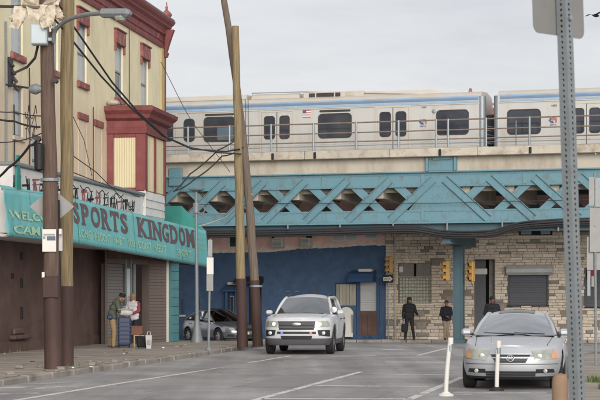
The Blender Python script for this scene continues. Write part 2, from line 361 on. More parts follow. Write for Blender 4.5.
M["skind"] = mat("darker_skin", (104, 72, 58), .6, var=.06)
M["olive"] = mat("olive_jacket", (74, 78, 66), .85, var=.16, scale=9, bump=.4, bscale=18)
M["khaki"] = mat("khaki_trousers", (138, 116, 84), .85, var=.12, scale=8, bump=.3, bscale=16)
M["blk"] = mat("black_clothing", (24, 24, 27), .85, var=.25, scale=9, bump=.3, bscale=16)
M["navy"] = mat("navy_jacket", (32, 36, 48), .85, var=.2, scale=9, bump=.3, bscale=16)
M["beige"] = mat("beige_trousers", (142, 128, 110), .85, var=.1, scale=8)
M["whitej"] = mat("white_jacket", (196, 192, 196), .8, var=.08, scale=7, bump=.3, bscale=16)
M["redj"] = mat("red_sleeve", (130, 56, 62), .8, var=.1)
M["shoe"] = mat("shoe", (58, 50, 44), .7)
M["bluecase"] = mat("blue_suitcase", (46, 56, 80), .5, var=.08)
M["bagw"] = mat("pale_grey_bag", (176, 174, 172), .8, var=.1, scale=8, bump=.4, bscale=12)
M["cardb"] = mat("brown_box", (104, 72, 58), .85, var=.1)
M["wood"] = mat("light_wood", (176, 150, 112), .8, var=.1)
M["plasticbag"] = mat("tattered_plastic", (186, 175, 156), .6, var=.25, scale=9, dirt=(120, 92, 66), damt=.8, dscale=5)
M["grass"] = mat("kerb_grass", (98, 110, 66), .9, var=.3, scale=9)
M["bollard"] = mat("tan_bollard_paint", (136, 111, 90), .75, var=.12, scale=8)
M["tin"] = mat("green_street_paint", (60, 74, 72), .6)

M["ghost"] = mat("old_stucco_edge", (190, 170, 146), .85)
M["boxpaint"] = mat("blue_grey_box", (176, 186, 190), .6, var=.05)
# ------------------------------------------------------------------ ground, road paint, pavements
KL, KR, HP = -10.5, -0.18, 0.13          # kerb lines (across the street) and pavement height
g = MB(); ys = [-30, 58, 64, 70, 76, 82, 88, 92, 700]
for i, y in enumerate(ys):
    g.v += [(-400, y, gz(y)), (400, y, gz(y))]
for i in range(len(ys) - 1): g.add([], []); g.f.append((2 * i, 2 * i + 1, 2 * i + 3, 2 * i + 2)); g.m.append(0)
road = g.build("road", M["asphalt"], kind="structure")

markings = bpy.data.objects.new("road_markings", None); COL.objects.link(markings); markings["kind"] = "structure"
def stripe(p0, p1, wd, m="line", seg=10):
    a, b = G(*p0), G(*p1); d = (b - a); d.z = 0; n = Vector((-d.y, d.x, 0)).normalized() * wd / 2
    mb = MB()
    for i in range(seg):
        q = []
        for t, sg in ((i / seg, -1), ((i + 1) / seg, -1), ((i + 1) / seg, 1), (i / seg, 1)):
            p = a.lerp(b, t) + n * sg; q.append((p.x, p.y, gz(p.y) + .004))
        mb.add(q, [(0, 1, 2, 3)])
    return mb.build("painted_line", M[m], markings)
for a, b, wd, m in [((10, 401.5), (117, 384), .14, "line"), ((117, 384), (206, 370.2), .13, "line"), ((248, 363), (291, 356), .12, "line"), ((206, 370.2), (240, 364.5), .12, "line_worn"),
                    ((230, 407), (361, 372), .14, "line"), ((361, 374.2), (463, 375.3), .22, "line"), ((316, 386), (428, 386.8), .24, "line"), ((262, 399), (412, 399.3), .22, "line"),
                    ((380, 412), (463, 377), .15, "line"), ((283, 361.2), (372, 361.6), .30, "line_worn"), ((385, 362.2), (446, 362.4), .34, "line"), ((330, 356.5), (376, 356), .6, "line_worn"),
                    ((362, 349.2), (384, 348.8), .8, "line_worn"), ((384, 350), (402, 349.2), .5, "line"), ((418, 355.5), (448, 348), .14, "line"), ((405, 346.5), (452, 346.8), .35, "line_worn"),
                    ((-20, 394.6), (40, 393.4), .42, "line_worn"), ((-10, 388.6), (36, 387), .5, "line_worn"), ((34, 389), (66, 386), .7, "line_worn"), ((26, 384.4), (84, 382), .3, "line_worn"),
                    ((455, 392.5), (546, 393.6), .5, "line_worn"), ((408, 394.5), (472, 395), .5, "line_worn")]:
    stripe(a, b, wd, m)
def sheet(name, ring, z, m, parent=None, **kw):
    return MB().add([(p[0], p[1], z(p) if callable(z) else z) for p in ring], [tuple(range(len(ring)))]).build(name, M[m], parent, **kw)

# left pavement: joint-coloured bed, slabs with open joints, kerb stones
AE = 58.2                                                       # where the street meets the avenue
bed = [P(KL - .15, 24), P(KL - .15, AE - .15), P(KL - 9, AE + 2.4), P(-30, AE + 8), P(-30, 24)]
lp = sheet("pavement", bed, HP - .012, "joint", kind="structure")
def slab_mesh(sx, sy, seed):
    r = random.Random(seed); vs, fs = chbox(sx, sy, .06, .008)
    return MB().add([v + Vector((0, 0, r.uniform(-.002, .002))) for v in vs], fs).mesh("slab", M["slab"])
slabs = [slab_mesh(1.58, 1.48, k) for k in range(4)]
def lay(parent, l0, l1, a0, a1, sx=1.6, sy=1.5, keep=lambda p: True):
    a = a0; k = 0
    while a < a1 - .1:
        l = l0
        while l > l1 + .1:
            c = P(l - sx / 2, a + sy / 2)
            if keep(c): link("slab", slabs[(k * 7 + int(a)) % 4], parent, (c.x, c.y, HP - .03 + random.uniform(-.003, .004)), (random.uniform(-.003, .003), random.uniform(-.003, .003), -TH))
            l -= sx; k += 1
        a += sy
lay(lp, KL - .2, KL - 6.4, 27, AE - .4)
kerb = bpy.data.objects.new("kerb", None); COL.objects.link(kerb); kerb["kind"] = "structure"
def kstone(n, seed):
    r = random.Random(seed); vs, fs = chbox(.2, n, .34, .03)
    return MB().add([v + Vector((r.uniform(-.012, .012), r.uniform(-.01, .01), r.uniform(-.014, .008))) for v in vs], fs).mesh("kerbstone", M["kerb"])
ks = [kstone(1.44, k) for k in range(5)]
a = 24.0
while a < AE - .6:
    c = P(KL - .06, a + .74); link("kerbstone", random.choice(ks), kerb, (c.x, c.y, HP - .17), (0, random.uniform(-.02, .02), -TH + random.uniform(-.008, .008))); a += 1.48
for i in range(6):                                              # the kerb bends round the corner
    t0 = i / 6 * math.radians(62); c = P(KL - .06 - 1.9 * (1 - math.cos(t0 + .1)), AE - .2 + 1.9 * math.sin(t0 + .1) - .1)
    link("kerbstone", ks[i % 5], kerb, (c.x, c.y, HP - .17 + gz(c.y)), (0, 0, -TH + t0 + .1), (1, .28, 1))
for i in range(8):
    c = P(KL - .9, AE + 1.5) + Vector((-1.42 * i - .5, .416 * i, 0)); link("kerbstone", ks[i % 5], kerb, (c.x, c.y, HP - .17 + gz(c.y)), (0, 0, ER + math.pi / 2))
mb = MB()                                                       # broken kerb and rubble by the poles
r = random.Random(3)
for k in range(22):
    p = P(KL - .12 - r.random() ** 2 * 2.2 + r.random() * .15, r.uniform(31.5, 38.5)); s = r.uniform(.03, .11)
    Mx = Matrix.Translation((p.x, p.y, HP + s * .25)) @ Matrix.Rotation(r.random() * 6, 4, "Z") @ Matrix.Rotation(r.uniform(-.4, .4), 4, "X")
    mb.box(-s, s, -s * .7, s * .7, -s * .35, s * .45, M=Mx, ch=s * .2)
mb.build("rubble", M["kerb"], kind="stuff")

# right pavement
bedr = [P(KR + .15, 3), P(14, 3), P(14, 45), P(KR + .6, 48), P(KR + .15, 46.5)]
rpv = sheet("pavement", bedr, HP - .012, "joint", kind="structure")
lay(rpv, KR + .2 + 4.8, KR + .2, 24, 46.5)
a = 5.0
while a < 46.5:
    c = P(KR + .04, a + .74); link("kerbstone", random.choice(ks), kerb, (c.x, c.y, HP - .17), (0, random.uniform(-.02, .02), -TH)); a += 1.48
def tuft_strip(name, spots, n, seed):
    r = random.Random(seed); mb = MB()
    for k in range(n):
        (l, a, dl, da) = r.choice(spots); p = P(l + r.uniform(-dl, dl), a + r.uniform(-da, da), HP); h = r.uniform(.04, .13); an = r.random() * 6.28
        d = Vector((math.cos(an), math.sin(an), 0)) * .012; t = Vector((math.cos(an + 1) * r.uniform(.0, .06), math.sin(an + 1) * r.uniform(0, .06), h))
        mb.add([p - d, p + d, p + t], [(0, 1, 2)])
    return mb.build(name, M["grass"], kind="stuff", category="grass", label=("uneven grass tufts growing through the right-hand pavement" if seed == 1 else "sparse weeds along the foot of the brown shop wall"))
tuft_strip("grass", [(.75, 30.8, .6, .5), (.9, 28.2, .6, .25), (1.6, 31.2, .5, .3)], 2200, 1)
tuft_strip("weeds", [(-15.45, 48, .08, 4), (-10.75, 36, .1, 2)], 90, 2)

# far pavement along the avenue
YW, YK = 7.4, 4.7
mb = MB(); xs = [ex(170, YK) - 14 + i * 3 for i in range(22)]
for x0, x1 in zip(xs, xs[1:]):
    q = [E(x0, YK), E(x1, YK), E(x1, YW + .2), E(x0, YW + .2)]
    top = [Vector((p.x, p.y, gz(p.y) + .12)) for p in q]; bot = [p - Vector((0, 0, .35)) for p in top]
    mb.add(top, [(0, 1, 2, 3)]); mb.add([bot[0], bot[1], top[1], top[0]], [(0, 1, 2, 3)])
mb.build("pavement", M["farpave"], kind="structure")
for i in range(34):
    x = -18 + i * 1.1; c = E(x, YK - .03); link("kerbstone", ks[i % 5], kerb, (c.x, c.y, gz(c.y) - .042), (0, 0, ER + math.pi / 2), (1, .75, 1))
sheet("sky_ground_far", [(-400, 92, 0), (400, 92, 0), (400, 93, 0), (-400, 93, 0)], gz(95) - .5, "asphalt", kind="structure") if False else None

# ------------------------------------------------------------------ the corner building with the shop (left)
BL, BA = -15.55, 40.0
def B(L, A): return (L - BL, A - BA)
bld = thing("corner_building", "cream and tan stucco corner building with oxblood cornice and brown ground floor", "building", P(BL, BA), -TH)
YC = onL(164, BL)[0] - BA; Y0 = 30 - BA
ZC = 11.15
fn = lambda u, v, d: (-d, u, v)
wins = []
for px in (17, 53, 82, 119, 144.5):
    a = onL(px, BL)[0] - BA; wins.append((a - .5, a + .5, 8.45, 10.3))
a2 = onL(18, BL)[0] - BA; a3 = onL(37, BL)[0] - BA
low = [(a2 - .42, a2 + .42, 6.15, 7.55), (a3 - .45, a3 + .45, 4.9, 6.35)]
AF = onL(105, BL)[0] - BA
mb = MB(); mb.holed(Y0, YC, 4.2, ZC + .9, wins + low, .16, fn)
mb.add([(0, YC, 0), (-9, YC, 0), (-9, YC, 12.05), (0, YC, 12.05)], [(0, 1, 2, 3)])
mb.add([(-9, Y0, 0), (-9, YC, 0), (-9, YC, 12.05), (-9, Y0, 12.05)], [(0, 1, 2, 3)])
mb.add([(0, Y0, 0), (-9, Y0, 0), (-9, Y0, 12.05), (0, Y0, 12.05)], [(0, 1, 2, 3)])
mb.add([(0, Y0, 12.05), (-9, Y0, 12.05), (-9, YC, 12.05), (0, YC, 12.05)], [(0, 1, 2, 3)])
mb.build("wall", M["facade"], bld)
# brown ground floor
mb = MB(); mb.add([(0.03, Y0, 0), (0.03, AF, 0), (0.03, AF, 4.2), (.03, Y0, 4.2)], [(0, 1, 2, 3)]); mb.add([(0, 17, 0), (0, YC, 0), (0, YC, 4.2), (0, 17, 4.2)], [(0, 1, 2, 3)])
gf = mb.build("ground_floor_wall", M["brown"], bld)
for px, py, hh in ((20, 256, .22), (20, 283, .26), (20, 313, .34), (11, 276, .15)):
    a, D = onL(px, BL); z = zat(py, D); MB().box(.03, .07, a - BA - .07, a - BA + .07, z - hh / 2, z + hh / 2, ch=.01).build("vent", M["black"], gf)
a, D = onL(16, BL); z = zat(336, D)
mb = MB().box(.03, .22, a - BA - .7, a - BA + .75, z - .09, z + .03, ch=.03); mb.box(.03, .14, a - BA - .5, a - BA + .4, z + .03, z + .22, ch=.05); mb.build("ledge", M["brown"], gf)
MB().box(.03, .09, Y0, AF, .1, .42).build("plinth", M["brown"], bld)
for k in range(0):                                              # shallow joints between the painted panels
    y = 4.2 + k * 1.12
    if y < AF - .2: MB().box(.028, .05, y - .025, y + .025, .42, 3.2, ch=.008).build("panel_batten", M["brown"], gf)
def window(parent, y0, y1, z0, z1, lint=True, fm="white"):
    f = MB(); t = .07; d0, d1 = -.14, -.06
    f.box(d0, d1, y0, y0 + t, z0, z1); f.box(d0, d1, y1 - t, y1, z0, z1); f.box(d0 + .003, d1 - .003, y0 + t, y1 - t, z1 - t, z1); f.box(d0 + .003, d1 - .003, y0 + t, y1 - t, z0, z0 + t)
    f.box(d0 + .01, d1 - .01, y0 + t, y1 - t, (z0 + z1) / 2 - .03, (z0 + z1) / 2 + .03)
    fr = f.build("window", M[fm], parent)
    zm = (z0 + z1) / 2
    for a, b in ((z0 + t, zm - .03), (zm + .03, z1 - t)):
        MB().add([(-.11, y0 + t, a), (-.11, y1 - t, a), (-.11, y1 - t, b), (-.11, y0 + t, b)], [(0, 1, 2, 3)]).build("pane", M["blind"] if a > zm - .5 or random.random() < .5 else M["winglass"], fr)
    if lint:
        l = MB(); l.box(-.05, .09, y0 - .1, y1 + .1, z1 - .02, z1 + .44, ch=.02); l.box(-.02, .13, y0 - .14, y1 + .14, z1 + .44, z1 + .5, ch=.02); l.box(.0, .075, y0 - .1, y0 - .01, z1 - .28, z1 - .02, ch=.015); l.box(.0, .075, y1 + .01, y1 + .1, z1 - .28, z1 - .02, ch=.015)
        l.build("lintel", M["redlint"], fr)
        MB().box(-.05, .10, y0 - .08, y1 + .08, z0 - .2, z0, ch=.02).build("sill", M["redlint"], fr)
    return fr
for h in wins: window(bld, *h, fm="galv")
for h in low: window(bld, *h, lint=False, fm="galvd")
for h in low: MB().box(0, .07, h[0] - .08, h[1] + .08, h[2] - .12, h[2], ch=.01).build("sill", M["concretel"], bld)
for px, py, w_ in ((82.5, 116, .55), (98, 123, .5)):            # bricked-up openings
    a, D = onL(px, BL); a -= BA; z = zat(py, D)
    MB().box(0, .06, a - w_, a + w_, z - .14, z + .08, ch=.015).build("blocked_lintel", M["redlint"], bld)
    mb = MB(); [mb.box(0.0, .025, a + s * w_ * .85 - .02, a + s * w_ * .85 + .02, 5.2, z - .14) for s in (-1, 1)]; mb.build("blocked_edge", M["ghost"], bld)
mb = MB().box(-.02, .05, YC - .55, YC + .05, 5.1, ZC); mb.build("corner_pilaster", M["gold"], bld)
MB().box(.05, .075, YC - .12, YC + .03, 5.1, ZC, ch=.01).build("downpipe", M["red"], bld)
# cornice swept round the corner
prof = [(-.3, ZC - .10), (.06, ZC - .10), (.08, ZC - .02), (.04, ZC + .02), (.04, ZC + .12), (.07, ZC + .14), (.07, ZC + .18), (.04, ZC + .20), (.05, ZC + .36), (.14, ZC + .42), (.14, ZC + .48), (.10, ZC + .50), (.14, ZC + .62), (.24, ZC + .72), (.24, ZC + .77), (.32, ZC + .86), (.36, ZC + .94), (.36, ZC + 1.0), (.3, ZC + 1.02), (-.3, ZC + 1.04)]
path = [lambda o: (o, Y0), lambda o: (o, YC + o), lambda o: (-8.8, YC + o)]
cor = MB().sweep(prof, path).build("cornice", M["red"], bld)
MB().sweep([(-.2, ZC + 1.045), (.33, ZC + 1.025), (.34, ZC + 1.06), (-.2, ZC + 1.1)], path).build("roof_edge", M["galvd"], cor)
bk = MB().prism([(.04, -.05, ZC + .12), (.10, -.05, ZC + .16), (.12, -.05, ZC + .33), (.04, -.05, ZC + .33)], (0, .10, 0)).mesh("bracket", M["red"])
y = YC - 14.0
while y < YC - .2: link("bracket", bk, cor, (0.002, y, -.004)); y += 2.56
c2 = MB().prism([(.07, -.11, ZC - .42), (.15, -.11, ZC - .4), (.19, -.11, ZC - .25), (.14, -.11, ZC - .2), (.24, -.11, ZC + .12), (.34, -.11, ZC + .42), (.42, -.11, ZC + .62), (.07, -.11, ZC + .62)], (0, .24, 0)).build("corner_scroll", M["red"], cor); c2.location = (0.004, YC - .1, 0)
fin = MB().lathe([(.26, 0), (.26, .12), (.2, .16), (.3, .22), (.36, .34), (.34, .42), (.16, .62), (.1, .66), (.08, .8), (.11, .86), (.06, .92), (.03, 1.05), (.045, 1.12), (0.01, 1.24)], 14).build("finial", M["redlint"], bld, smooth=True); fin.location = (.1, YC + .02, ZC + 1.02); fin.scale = (.56, .56, .56)
# bay
b0, b1 = onL(107, BL)[0] - BA, onL(165, -14.25)[0] - BA; BX = 1.3
bay = MB(); bay.box(.0, BX - .05, b0 + .05, b1 - .05, 5.2, 7.95); bo = bay.build("bay", M["cream"], bld)
def post(x0, x1, y0, y1, z0=5.2, z1=7.1, m="red"): MB().box(x0, x1, y0, y1, z0, z1, ch=.012).build("bay_post", M[m], bo)
post(.0, .22, b0 - .02, b0 + .05); post(BX - .32, BX + .02, b0 - .02, b0 + .3); post(BX - .06, BX + .018, b0 + 1.3, b0 + 1.5); post(BX - .06, BX + .02, b1 - .16, b1 + .02)
post(.22, BX - .32, b0 - .01, b0 + .05, 6.98, 7.1); post(.22, BX - .32, b0 - .01, b0 + .05, 5.2, 5.3)
for i in range(9):
    x = .25 + i * .083; MB().box(x + .006, x + .074, b0 + .02, b0 + .05, 5.3, 6.98, ch=.012).build("bay_board", M["cream"], bo)
for y0, y1 in ((b0 + .3, b0 + 1.3), (b0 + 1.5, b1 - .16)):
    n = 6
    for i in range(n): MB().box(BX - .06, BX - .02, y0 + (y1 - y0) * i / n + .006, y0 + (y1 - y0) * (i + 1) / n - .006, 5.22, 7.08, ch=.012).build("bay_board", M["cream"], bo)
bp = [(-.2, 7.1), (.06, 7.1), (.08, 7.28), (.05, 7.32), (.06, 7.52), (.20, 7.6), (.24, 7.72), (.36, 7.84), (.38, 7.96), (.30, 8.0), (-.2, 8.06)]
bc = MB().sweep(bp, [lambda o: (0, b0 - o), lambda o: (BX + o, b0 - o), lambda o: (BX + o, b1 + o), lambda o: (0, b1 + o)]).build("bay_cornice", M["red"], bo)
MB().box(0, BX + .1, b0 - .1, b1 + .1, 8.0, 8.03).build("bay_roof", M["galvd"], bo)
MB().box(.03, .4, b0 - .15, b0 + .2, 8.06, 8.2, ch=.04).build("flower_box", M["concretel"], bo)
# white clapboard below the bay and the white fascia with graffiti
sd = MB().box(.0, BX - .03, b0 + .03, b1 - .03, 3.2, 5.19).build("siding", M["siding"], bld)
for i in range(7):
    z = 3.32 + i * .268
    MB().prism([(0, b0, z), (BX, b0, z), (BX, b0 + .03, z + .262), (0, b0 + .03, z + .262)], (0, .02, 0)).build("clapboard", M["siding"], sd)
    MB().prism([(BX, b0 + .02, z), (BX, b1, z), (BX - .03, b1, z + .262), (BX - .03, b0 + .02, z + .262)], (-.02, 0, 0)).build("clapboard", M["siding"], sd)
MB().box(BX - .02, BX + .03, b0 - .03, b0 + .03, 3.2, 5.2, ch=.01).build("corner_board", M["white"], sd)
fa0 = onL(13, -14.3)[0] - BA
fas = MB().box(0.0, 1.22, fa0, b0 - .02, 3.2, 5.02).build("fascia", M["siding"], bld)
n = 8
for i in range(n):
    y0 = fa0 + (b0 - .03 - fa0) * i / n; y1 = fa0 + (b0 - .03 - fa0) * (i + 1) / n
    MB().box(1.22, 1.245, y0 + .008, y1 - .008, 3.4, 5.0, ch=.006).build("fascia_board", M["siding"], fas)
MB().box(-.0, 1.33, fa0 - .05, b0 - .03, 5.02, 5.12, ch=.02).build("fascia_cap", M["galvd"], fas)
r = random.Random(11)
def scrawl(y, z0, h, wd, m):                                    # sprayed letter shapes: flat strokes on the boards
    mb = MB(); x = 1.2465
    for k in range(r.randint(4, 6)):
        ya = y + r.uniform(-wd, wd) * .5; yb = ya + r.uniform(-.35, .35) * wd; za = z0 + r.uniform(0, .25) * h; zb = z0 + r.uniform(.75, 1) * h; t = r.uniform(.025, .07)
        mb.add([(x + .0006 * k, ya - t, za), (x + .0006 * k, ya + t, za), (x + .0006 * k, yb + t * .8, zb), (x + .0006 * k, yb - t * .8, zb)], [(0, 1, 2, 3)])
    for k in range(2):
        zc = z0 + r.uniform(.2, .85) * h; t = r.uniform(.012, .03); mb.add([(x + .003, y - wd * .5, zc - t), (x + .003, y + wd * .5, zc - t + .05), (x + .003, y + wd * .5, zc + t + .05), (x + .003, y - wd * .5, zc + t)], [(0, 1, 2, 3)])
    mb.build("graffiti", M[m], fas)
y = fa0 + .3
while y < b0 - 1.2: scrawl(y, 4.36, .46, .62, "grafr" if r.random() < .22 else "graf"); y += r.uniform(.62, .9)
for i in range(5):
    mb = MB(); x = 1.25; y = fa0 + 2.5 + i * 1.7; pts = [(x, y + j * .22, 4.84 + .07 * math.sin(j * 1.7 + i)) for j in range(7)]; mb.tube(pts, .014, 4); mb.build("graffiti", M["graf"], fas)
mb = MB(); mb.prism([(1.25, fa0 + .1, 4.1), (1.25, fa0 + .55, 4.1), (1.25, fa0 + .35, 5.3), (1.25, fa0 + .2, 5.3)], (.06, 0, 0)); mb.build("pennant", M["canvasd"], fas)

# splayed shop entrance under the awning
q0, q1 = Vector((-6.3, 54.9, 0)), Vector((-4.55, 57.9, 0)); qd = (q1 - q0).normalized(); ql = (q1 - q0).length; qa = math.atan2(qd.y, qd.x)
def qs(px):
    k = (px - 300) / F; return (k * q0.y - q0.x) / (qd.x - k * qd.y)
inv = Matrix.Rotation(TH, 4, "Z") @ Matrix.Translation(-P(BL, BA))
ent = bpy.data.objects.new("shop_front", MB().holed(0, ql, 0, 3.4, [(qs(107.5), qs(125), 0.1, 2.75), (qs(131), qs(148), .13, 2.75)], .25, lambda u, v, d: (u, d, v)).mesh("shop_front", M["shutterb"])); COL.objects.link(ent); ent.parent = bld
lo_ = inv @ q0; ent.location = (lo_.x, lo_.y, 0); ent.rotation_euler = (0, 0, qa + TH)
def slats(parent, x0, x1, y, z0, z1, pitch, m, horizontal=True, name="slat"):
    n = max(1, round((z1 - z0) / pitch)); ph = (z1 - z0) / n
    me = MB().prism([(x0, -.018, .004), (x0, .012, .012), (x0, .012, ph - .004), (x0, -.004, ph - .004)], (x1 - x0, 0, 0)).mesh(name, M[m])
    for i in range(n): link(name, me, parent, (0, y, z0 + i * ph))
slats(ent, qs(107.8), qs(124.6), .08, .13, 2.74, .105, "shutter")
slats(ent, qs(148.6), qs(165.5), -.02, .13, 2.9, .105, "shutterb")
MB().box(qs(107.5), qs(165.5), -.03, .02, 2.9, 3.35).build("shutter_box", M["brown"], ent)
MB().box(qs(125), qs(125) + .07, -.03, .06, .13, 2.9).build("door_frame", M["galv"], ent)
MB().box(qs(130.2), qs(131), -.03, .06, .13, 2.9).build("door_frame", M["galv"], ent)
MB().box(qs(134), qs(136.4), .02, .10, .13, 2.75).build("door_frame", M["galv"], ent)
mb = MB().box(qs(126), qs(130), -.006, .0, .5, 2.6); mb.build("door_glass", M["blind"], ent)
MB().box(qs(140), qs(143.5), .3, .34, .7, 1.5).build("notice", M["white"], ent)
MB().box(qs(166), qs(167.6), -.05, .04, .13, 3.0).build("door_frame", M["white"], ent)
x0, x1 = qs(168), qs(168) + .42
pl = MB().box(x0, x0 + .46, -.12, .3, .1, 3.3).build("corner_pier", M["tealp"], ent)
for i in range(10): MB().box(x0 + .01, x0 + .45, -.145, -.118, .14 + i * .3, .42 + i * .3, ch=.012).build("pier_block", M["tealp"], pl)

# ------------------------------------------------------------------ awning sign
S0, S1 = Vector((-7.41, 42.4, 0)), Vector((-3.43, 62.0, 0)); SD = (S1 - S0); SNV = Vector((SD.y, -SD.x, 0)).normalized()
def st(px):
    k = (px - 300) / F; return (k * S0.y - S0.x) / (SD.x - k * SD.y)
def lerp_tab(t, tab):
    for (a, va), (b, vb) in zip(tab, tab[1:]):
        if t <= b or b == tab[-1][0]: return va + (vb - va) * (t - a) / (b - a)
def stop(t): return lerp_tab(t, [(0, 4.34), (.25, 4.42), (1, 4.08)])
def sbot(t): return lerp_tab(t, [(0, 3.17), (.25, 3.17), (1, 2.77)])
def S(t, v, off=0.0):                                           # v from the top edge down
    p = S0 + SD * t; z = stop(t) + (sbot(t) - stop(t)) * v
    wv = .014 * noise.noise(Vector((t * 22, v * 1.1, 0)))
    if t < .2: wv += .09 * (1 - t / .2) * noise.noise(Vector((t * 60, v * 3 + t * 30, 9)))
    p = p + SNV * (off + wv * math.sin(min(1, max(0, v)) * math.pi) + .12 * v); return (p.x, p.y, z)
aw = thing("awning", "long turquoise vinyl shop awning lettered SPORTS KINGDOM in faded purple", "awning")
mb = MB(); nu, nv = 150, 10
mb.v = [S(i / nu, j / nv) for i in range(nu + 1) for j in range(nv + 1)]
mb.f = [(i * (nv + 1) + j, (i + 1) * (nv + 1) + j, (i + 1) * (nv + 1) + j + 1, i * (nv + 1) + j + 1) for i in range(nu) for j in range(nv)]; mb.m = [0] * len(mb.f)
fp = mb.build("front_panel", M["canvas"], aw, smooth="all")
sol = fp.modifiers.new("thickness", "SOLIDIFY"); sol.thickness = .012; sol.offset = -1; evaluated(fp)
bk_ = lambda t: P(-14.33, 0) if False else None
def back(t, z):                                                 # point on the building fascia behind the awning
    A = 40.6 + t * (60.6 - 40.6); p = P(-14.36, A); return (p.x, p.y, z)
mb = MB()
for i in range(20):
    t0, t1 = i / 20, (i + 1) / 20; mb.add([S(t0, 0), S(t1, 0), back(t1, stop(t1) + .12), back(t0, stop(t0) + .12)], [(0, 1, 2, 3)])
mb.build("top_canvas", M["canvas"], aw)
mb = MB()
for i in range(20):
    t0, t1 = i / 20, (i + 1) / 20; a_, b_ = S(t0, .93, -.05), S(t1, .93, -.05); mb.add([a_, b_, back(t1, b_[2]), back(t0, a_[2])], [(0, 1, 2, 3)])
mb.build("soffit", M["brown"], aw)
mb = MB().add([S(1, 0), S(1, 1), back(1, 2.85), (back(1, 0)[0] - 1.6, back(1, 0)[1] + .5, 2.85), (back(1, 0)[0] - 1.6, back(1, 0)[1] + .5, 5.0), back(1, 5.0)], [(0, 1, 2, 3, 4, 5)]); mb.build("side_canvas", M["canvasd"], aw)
MB().tube([S(i / 40, 1.0, -.03) for i in range(41)], .03, 6).build("valance_pipe", M["galv"], aw)
MB().tube([S(i / 40, 0.0, -.03) for i in range(41)], .025, 6).build("frame_pipe", M["galvd"], aw)
def put(body, t0, t1, v0, v1, m, off=.025, bold=.0, serif=None, sub=True):
    vs, fs = glyphs(body, bold); mb = MB()
    mb.add([S(t0 + (t1 - t0) * x, v1 + (v0 - v1) * y, off) for x, y in vs], fs)
    for k, (x0, x1, y0, y1) in enumerate(serif or ()):
        mb.add([S(t0 + (t1 - t0) * x, v1 + (v0 - v1) * y, off + .002 + .001 * k) for x, y in ((x0, y0), (x1, y0), (x1, y1), (x0, y1))], [(0, 1, 2, 3)])
    mb.build("letter" if len(body) == 1 else "lettering", M[m], fp)
SF = {"P": [(-.12, .42, 0, .09), (-.12, .2, .91, 1)], "R": [(-.1, .4, 0, .09), (-.1, .2, .91, 1), (.7, 1.1, 0, .09)], "T": [(.25, .75, 0, .09), (0, .12, .7, .92), (.88, 1, .7, .92)],
      "K": [(-.1, .4, 0, .09), (-.1, .4, .91, 1), (.65, 1.1, 0, .09), (.62, 1.02, .91, 1)], "I": [(-.6, 1.6, 0, .09), (-.6, 1.6, .91, 1)], "N": [(-.1, .35, 0, .09), (-.1, .2, .91, 1), (.7, 1.12, .91, 1)],
      "D": [(-.12, .2, 0, .09), (-.12, .2, .91, 1)], "M": [(-.1, .3, 0, .09), (.7, 1.1, 0, .09), (-.1, .15, .91, 1), (.85, 1.1, .91, 1)], "G": [(.55, 1.05, .36, .45)], "S": [(.82, .95, .68, .95), (.05, .18, .05, .32)]}
for chs, spans in (("SPORTS", [(71, 77), (79.6, 86.8), (88.8, 98.2), (99.8, 108), (109, 117.4), (118.8, 125.4)]), ("KINGDOM", [(136, 145.4), (147, 149.6), (151.2, 159.6), (160.8, 167.2), (168.6, 176), (177.2, 183.6), (185, 192.4)])):
    for c, (a, b) in zip(chs, spans): put(c, st(a), st(b), .07, .56, "letter", bold=.035, serif=SF.get(c))
for body, a, b in (("LONG", 75, 87.5), ("WE DON'T", 90, 107), ("HAVE IT", 110, 121), ("YOU", 124, 131), ("DON'T", 135, 148), ("NEED IT", 151, 163), ("SPORTS", 174, 189)):
    put(body, st(a), st(b), .66, .86, "lettery", bold=.02)
for body, v in (("HATS", .22), ("SHOES", .36), ("CAPS", .50)): put(body, st(194.5), st(203), v, v + .07, "lettery", bold=.0)
put("WELCOME", st(6), st(57), .43, .62, "letterw", bold=.03, off=.04); put("CAMBRIA", st(9), st(60), .74, .93, "letterw", bold=.03, off=.04)

for k in range(1, 11):                                          # welded seams and a hem along the awning front
    t = k / 11; mb = MB()
    for j in range(8): mb.add([S(t - .0011, j / 8, .016), S(t + .0011, j / 8, .016), S(t + .0011, (j + 1) / 8, .016), S(t - .0011, (j + 1) / 8, .016)], [(0, 1, 2, 3)])
    mb.build("seam", M["canvasd"] if k % 3 == 0 else M["canvas"], fp, smooth="all")
r = random.Random(17)
for l0, a0, wd, ln, an in ((-5.6, 33, 1.1, 5.5, .02), (-8.7, 41, .9, 3.2, -.03), (-2.9, 46, 1.4, 2.6, .05), (-6.9, 47.5, .8, 6.0, .0), (-3.6, 27.5, .7, 3.4, .02)):   # utility cuts filled with newer asphalt
    q = [P(l0 + x * wd / 2 + an * y * ln + r.uniform(-.05, .05), a0 + y * ln / 2 + r.uniform(-.05, .05)) for x, y in ((-1, -1), (0, -1), (1, -1), (1, 0), (1, 1), (0, 1), (-1, 1), (-1, 0))]
    MB().add([(p.x, p.y, .0022) for p in q], [tuple(range(8))]).build("asphalt_patch", M["patch"], road)

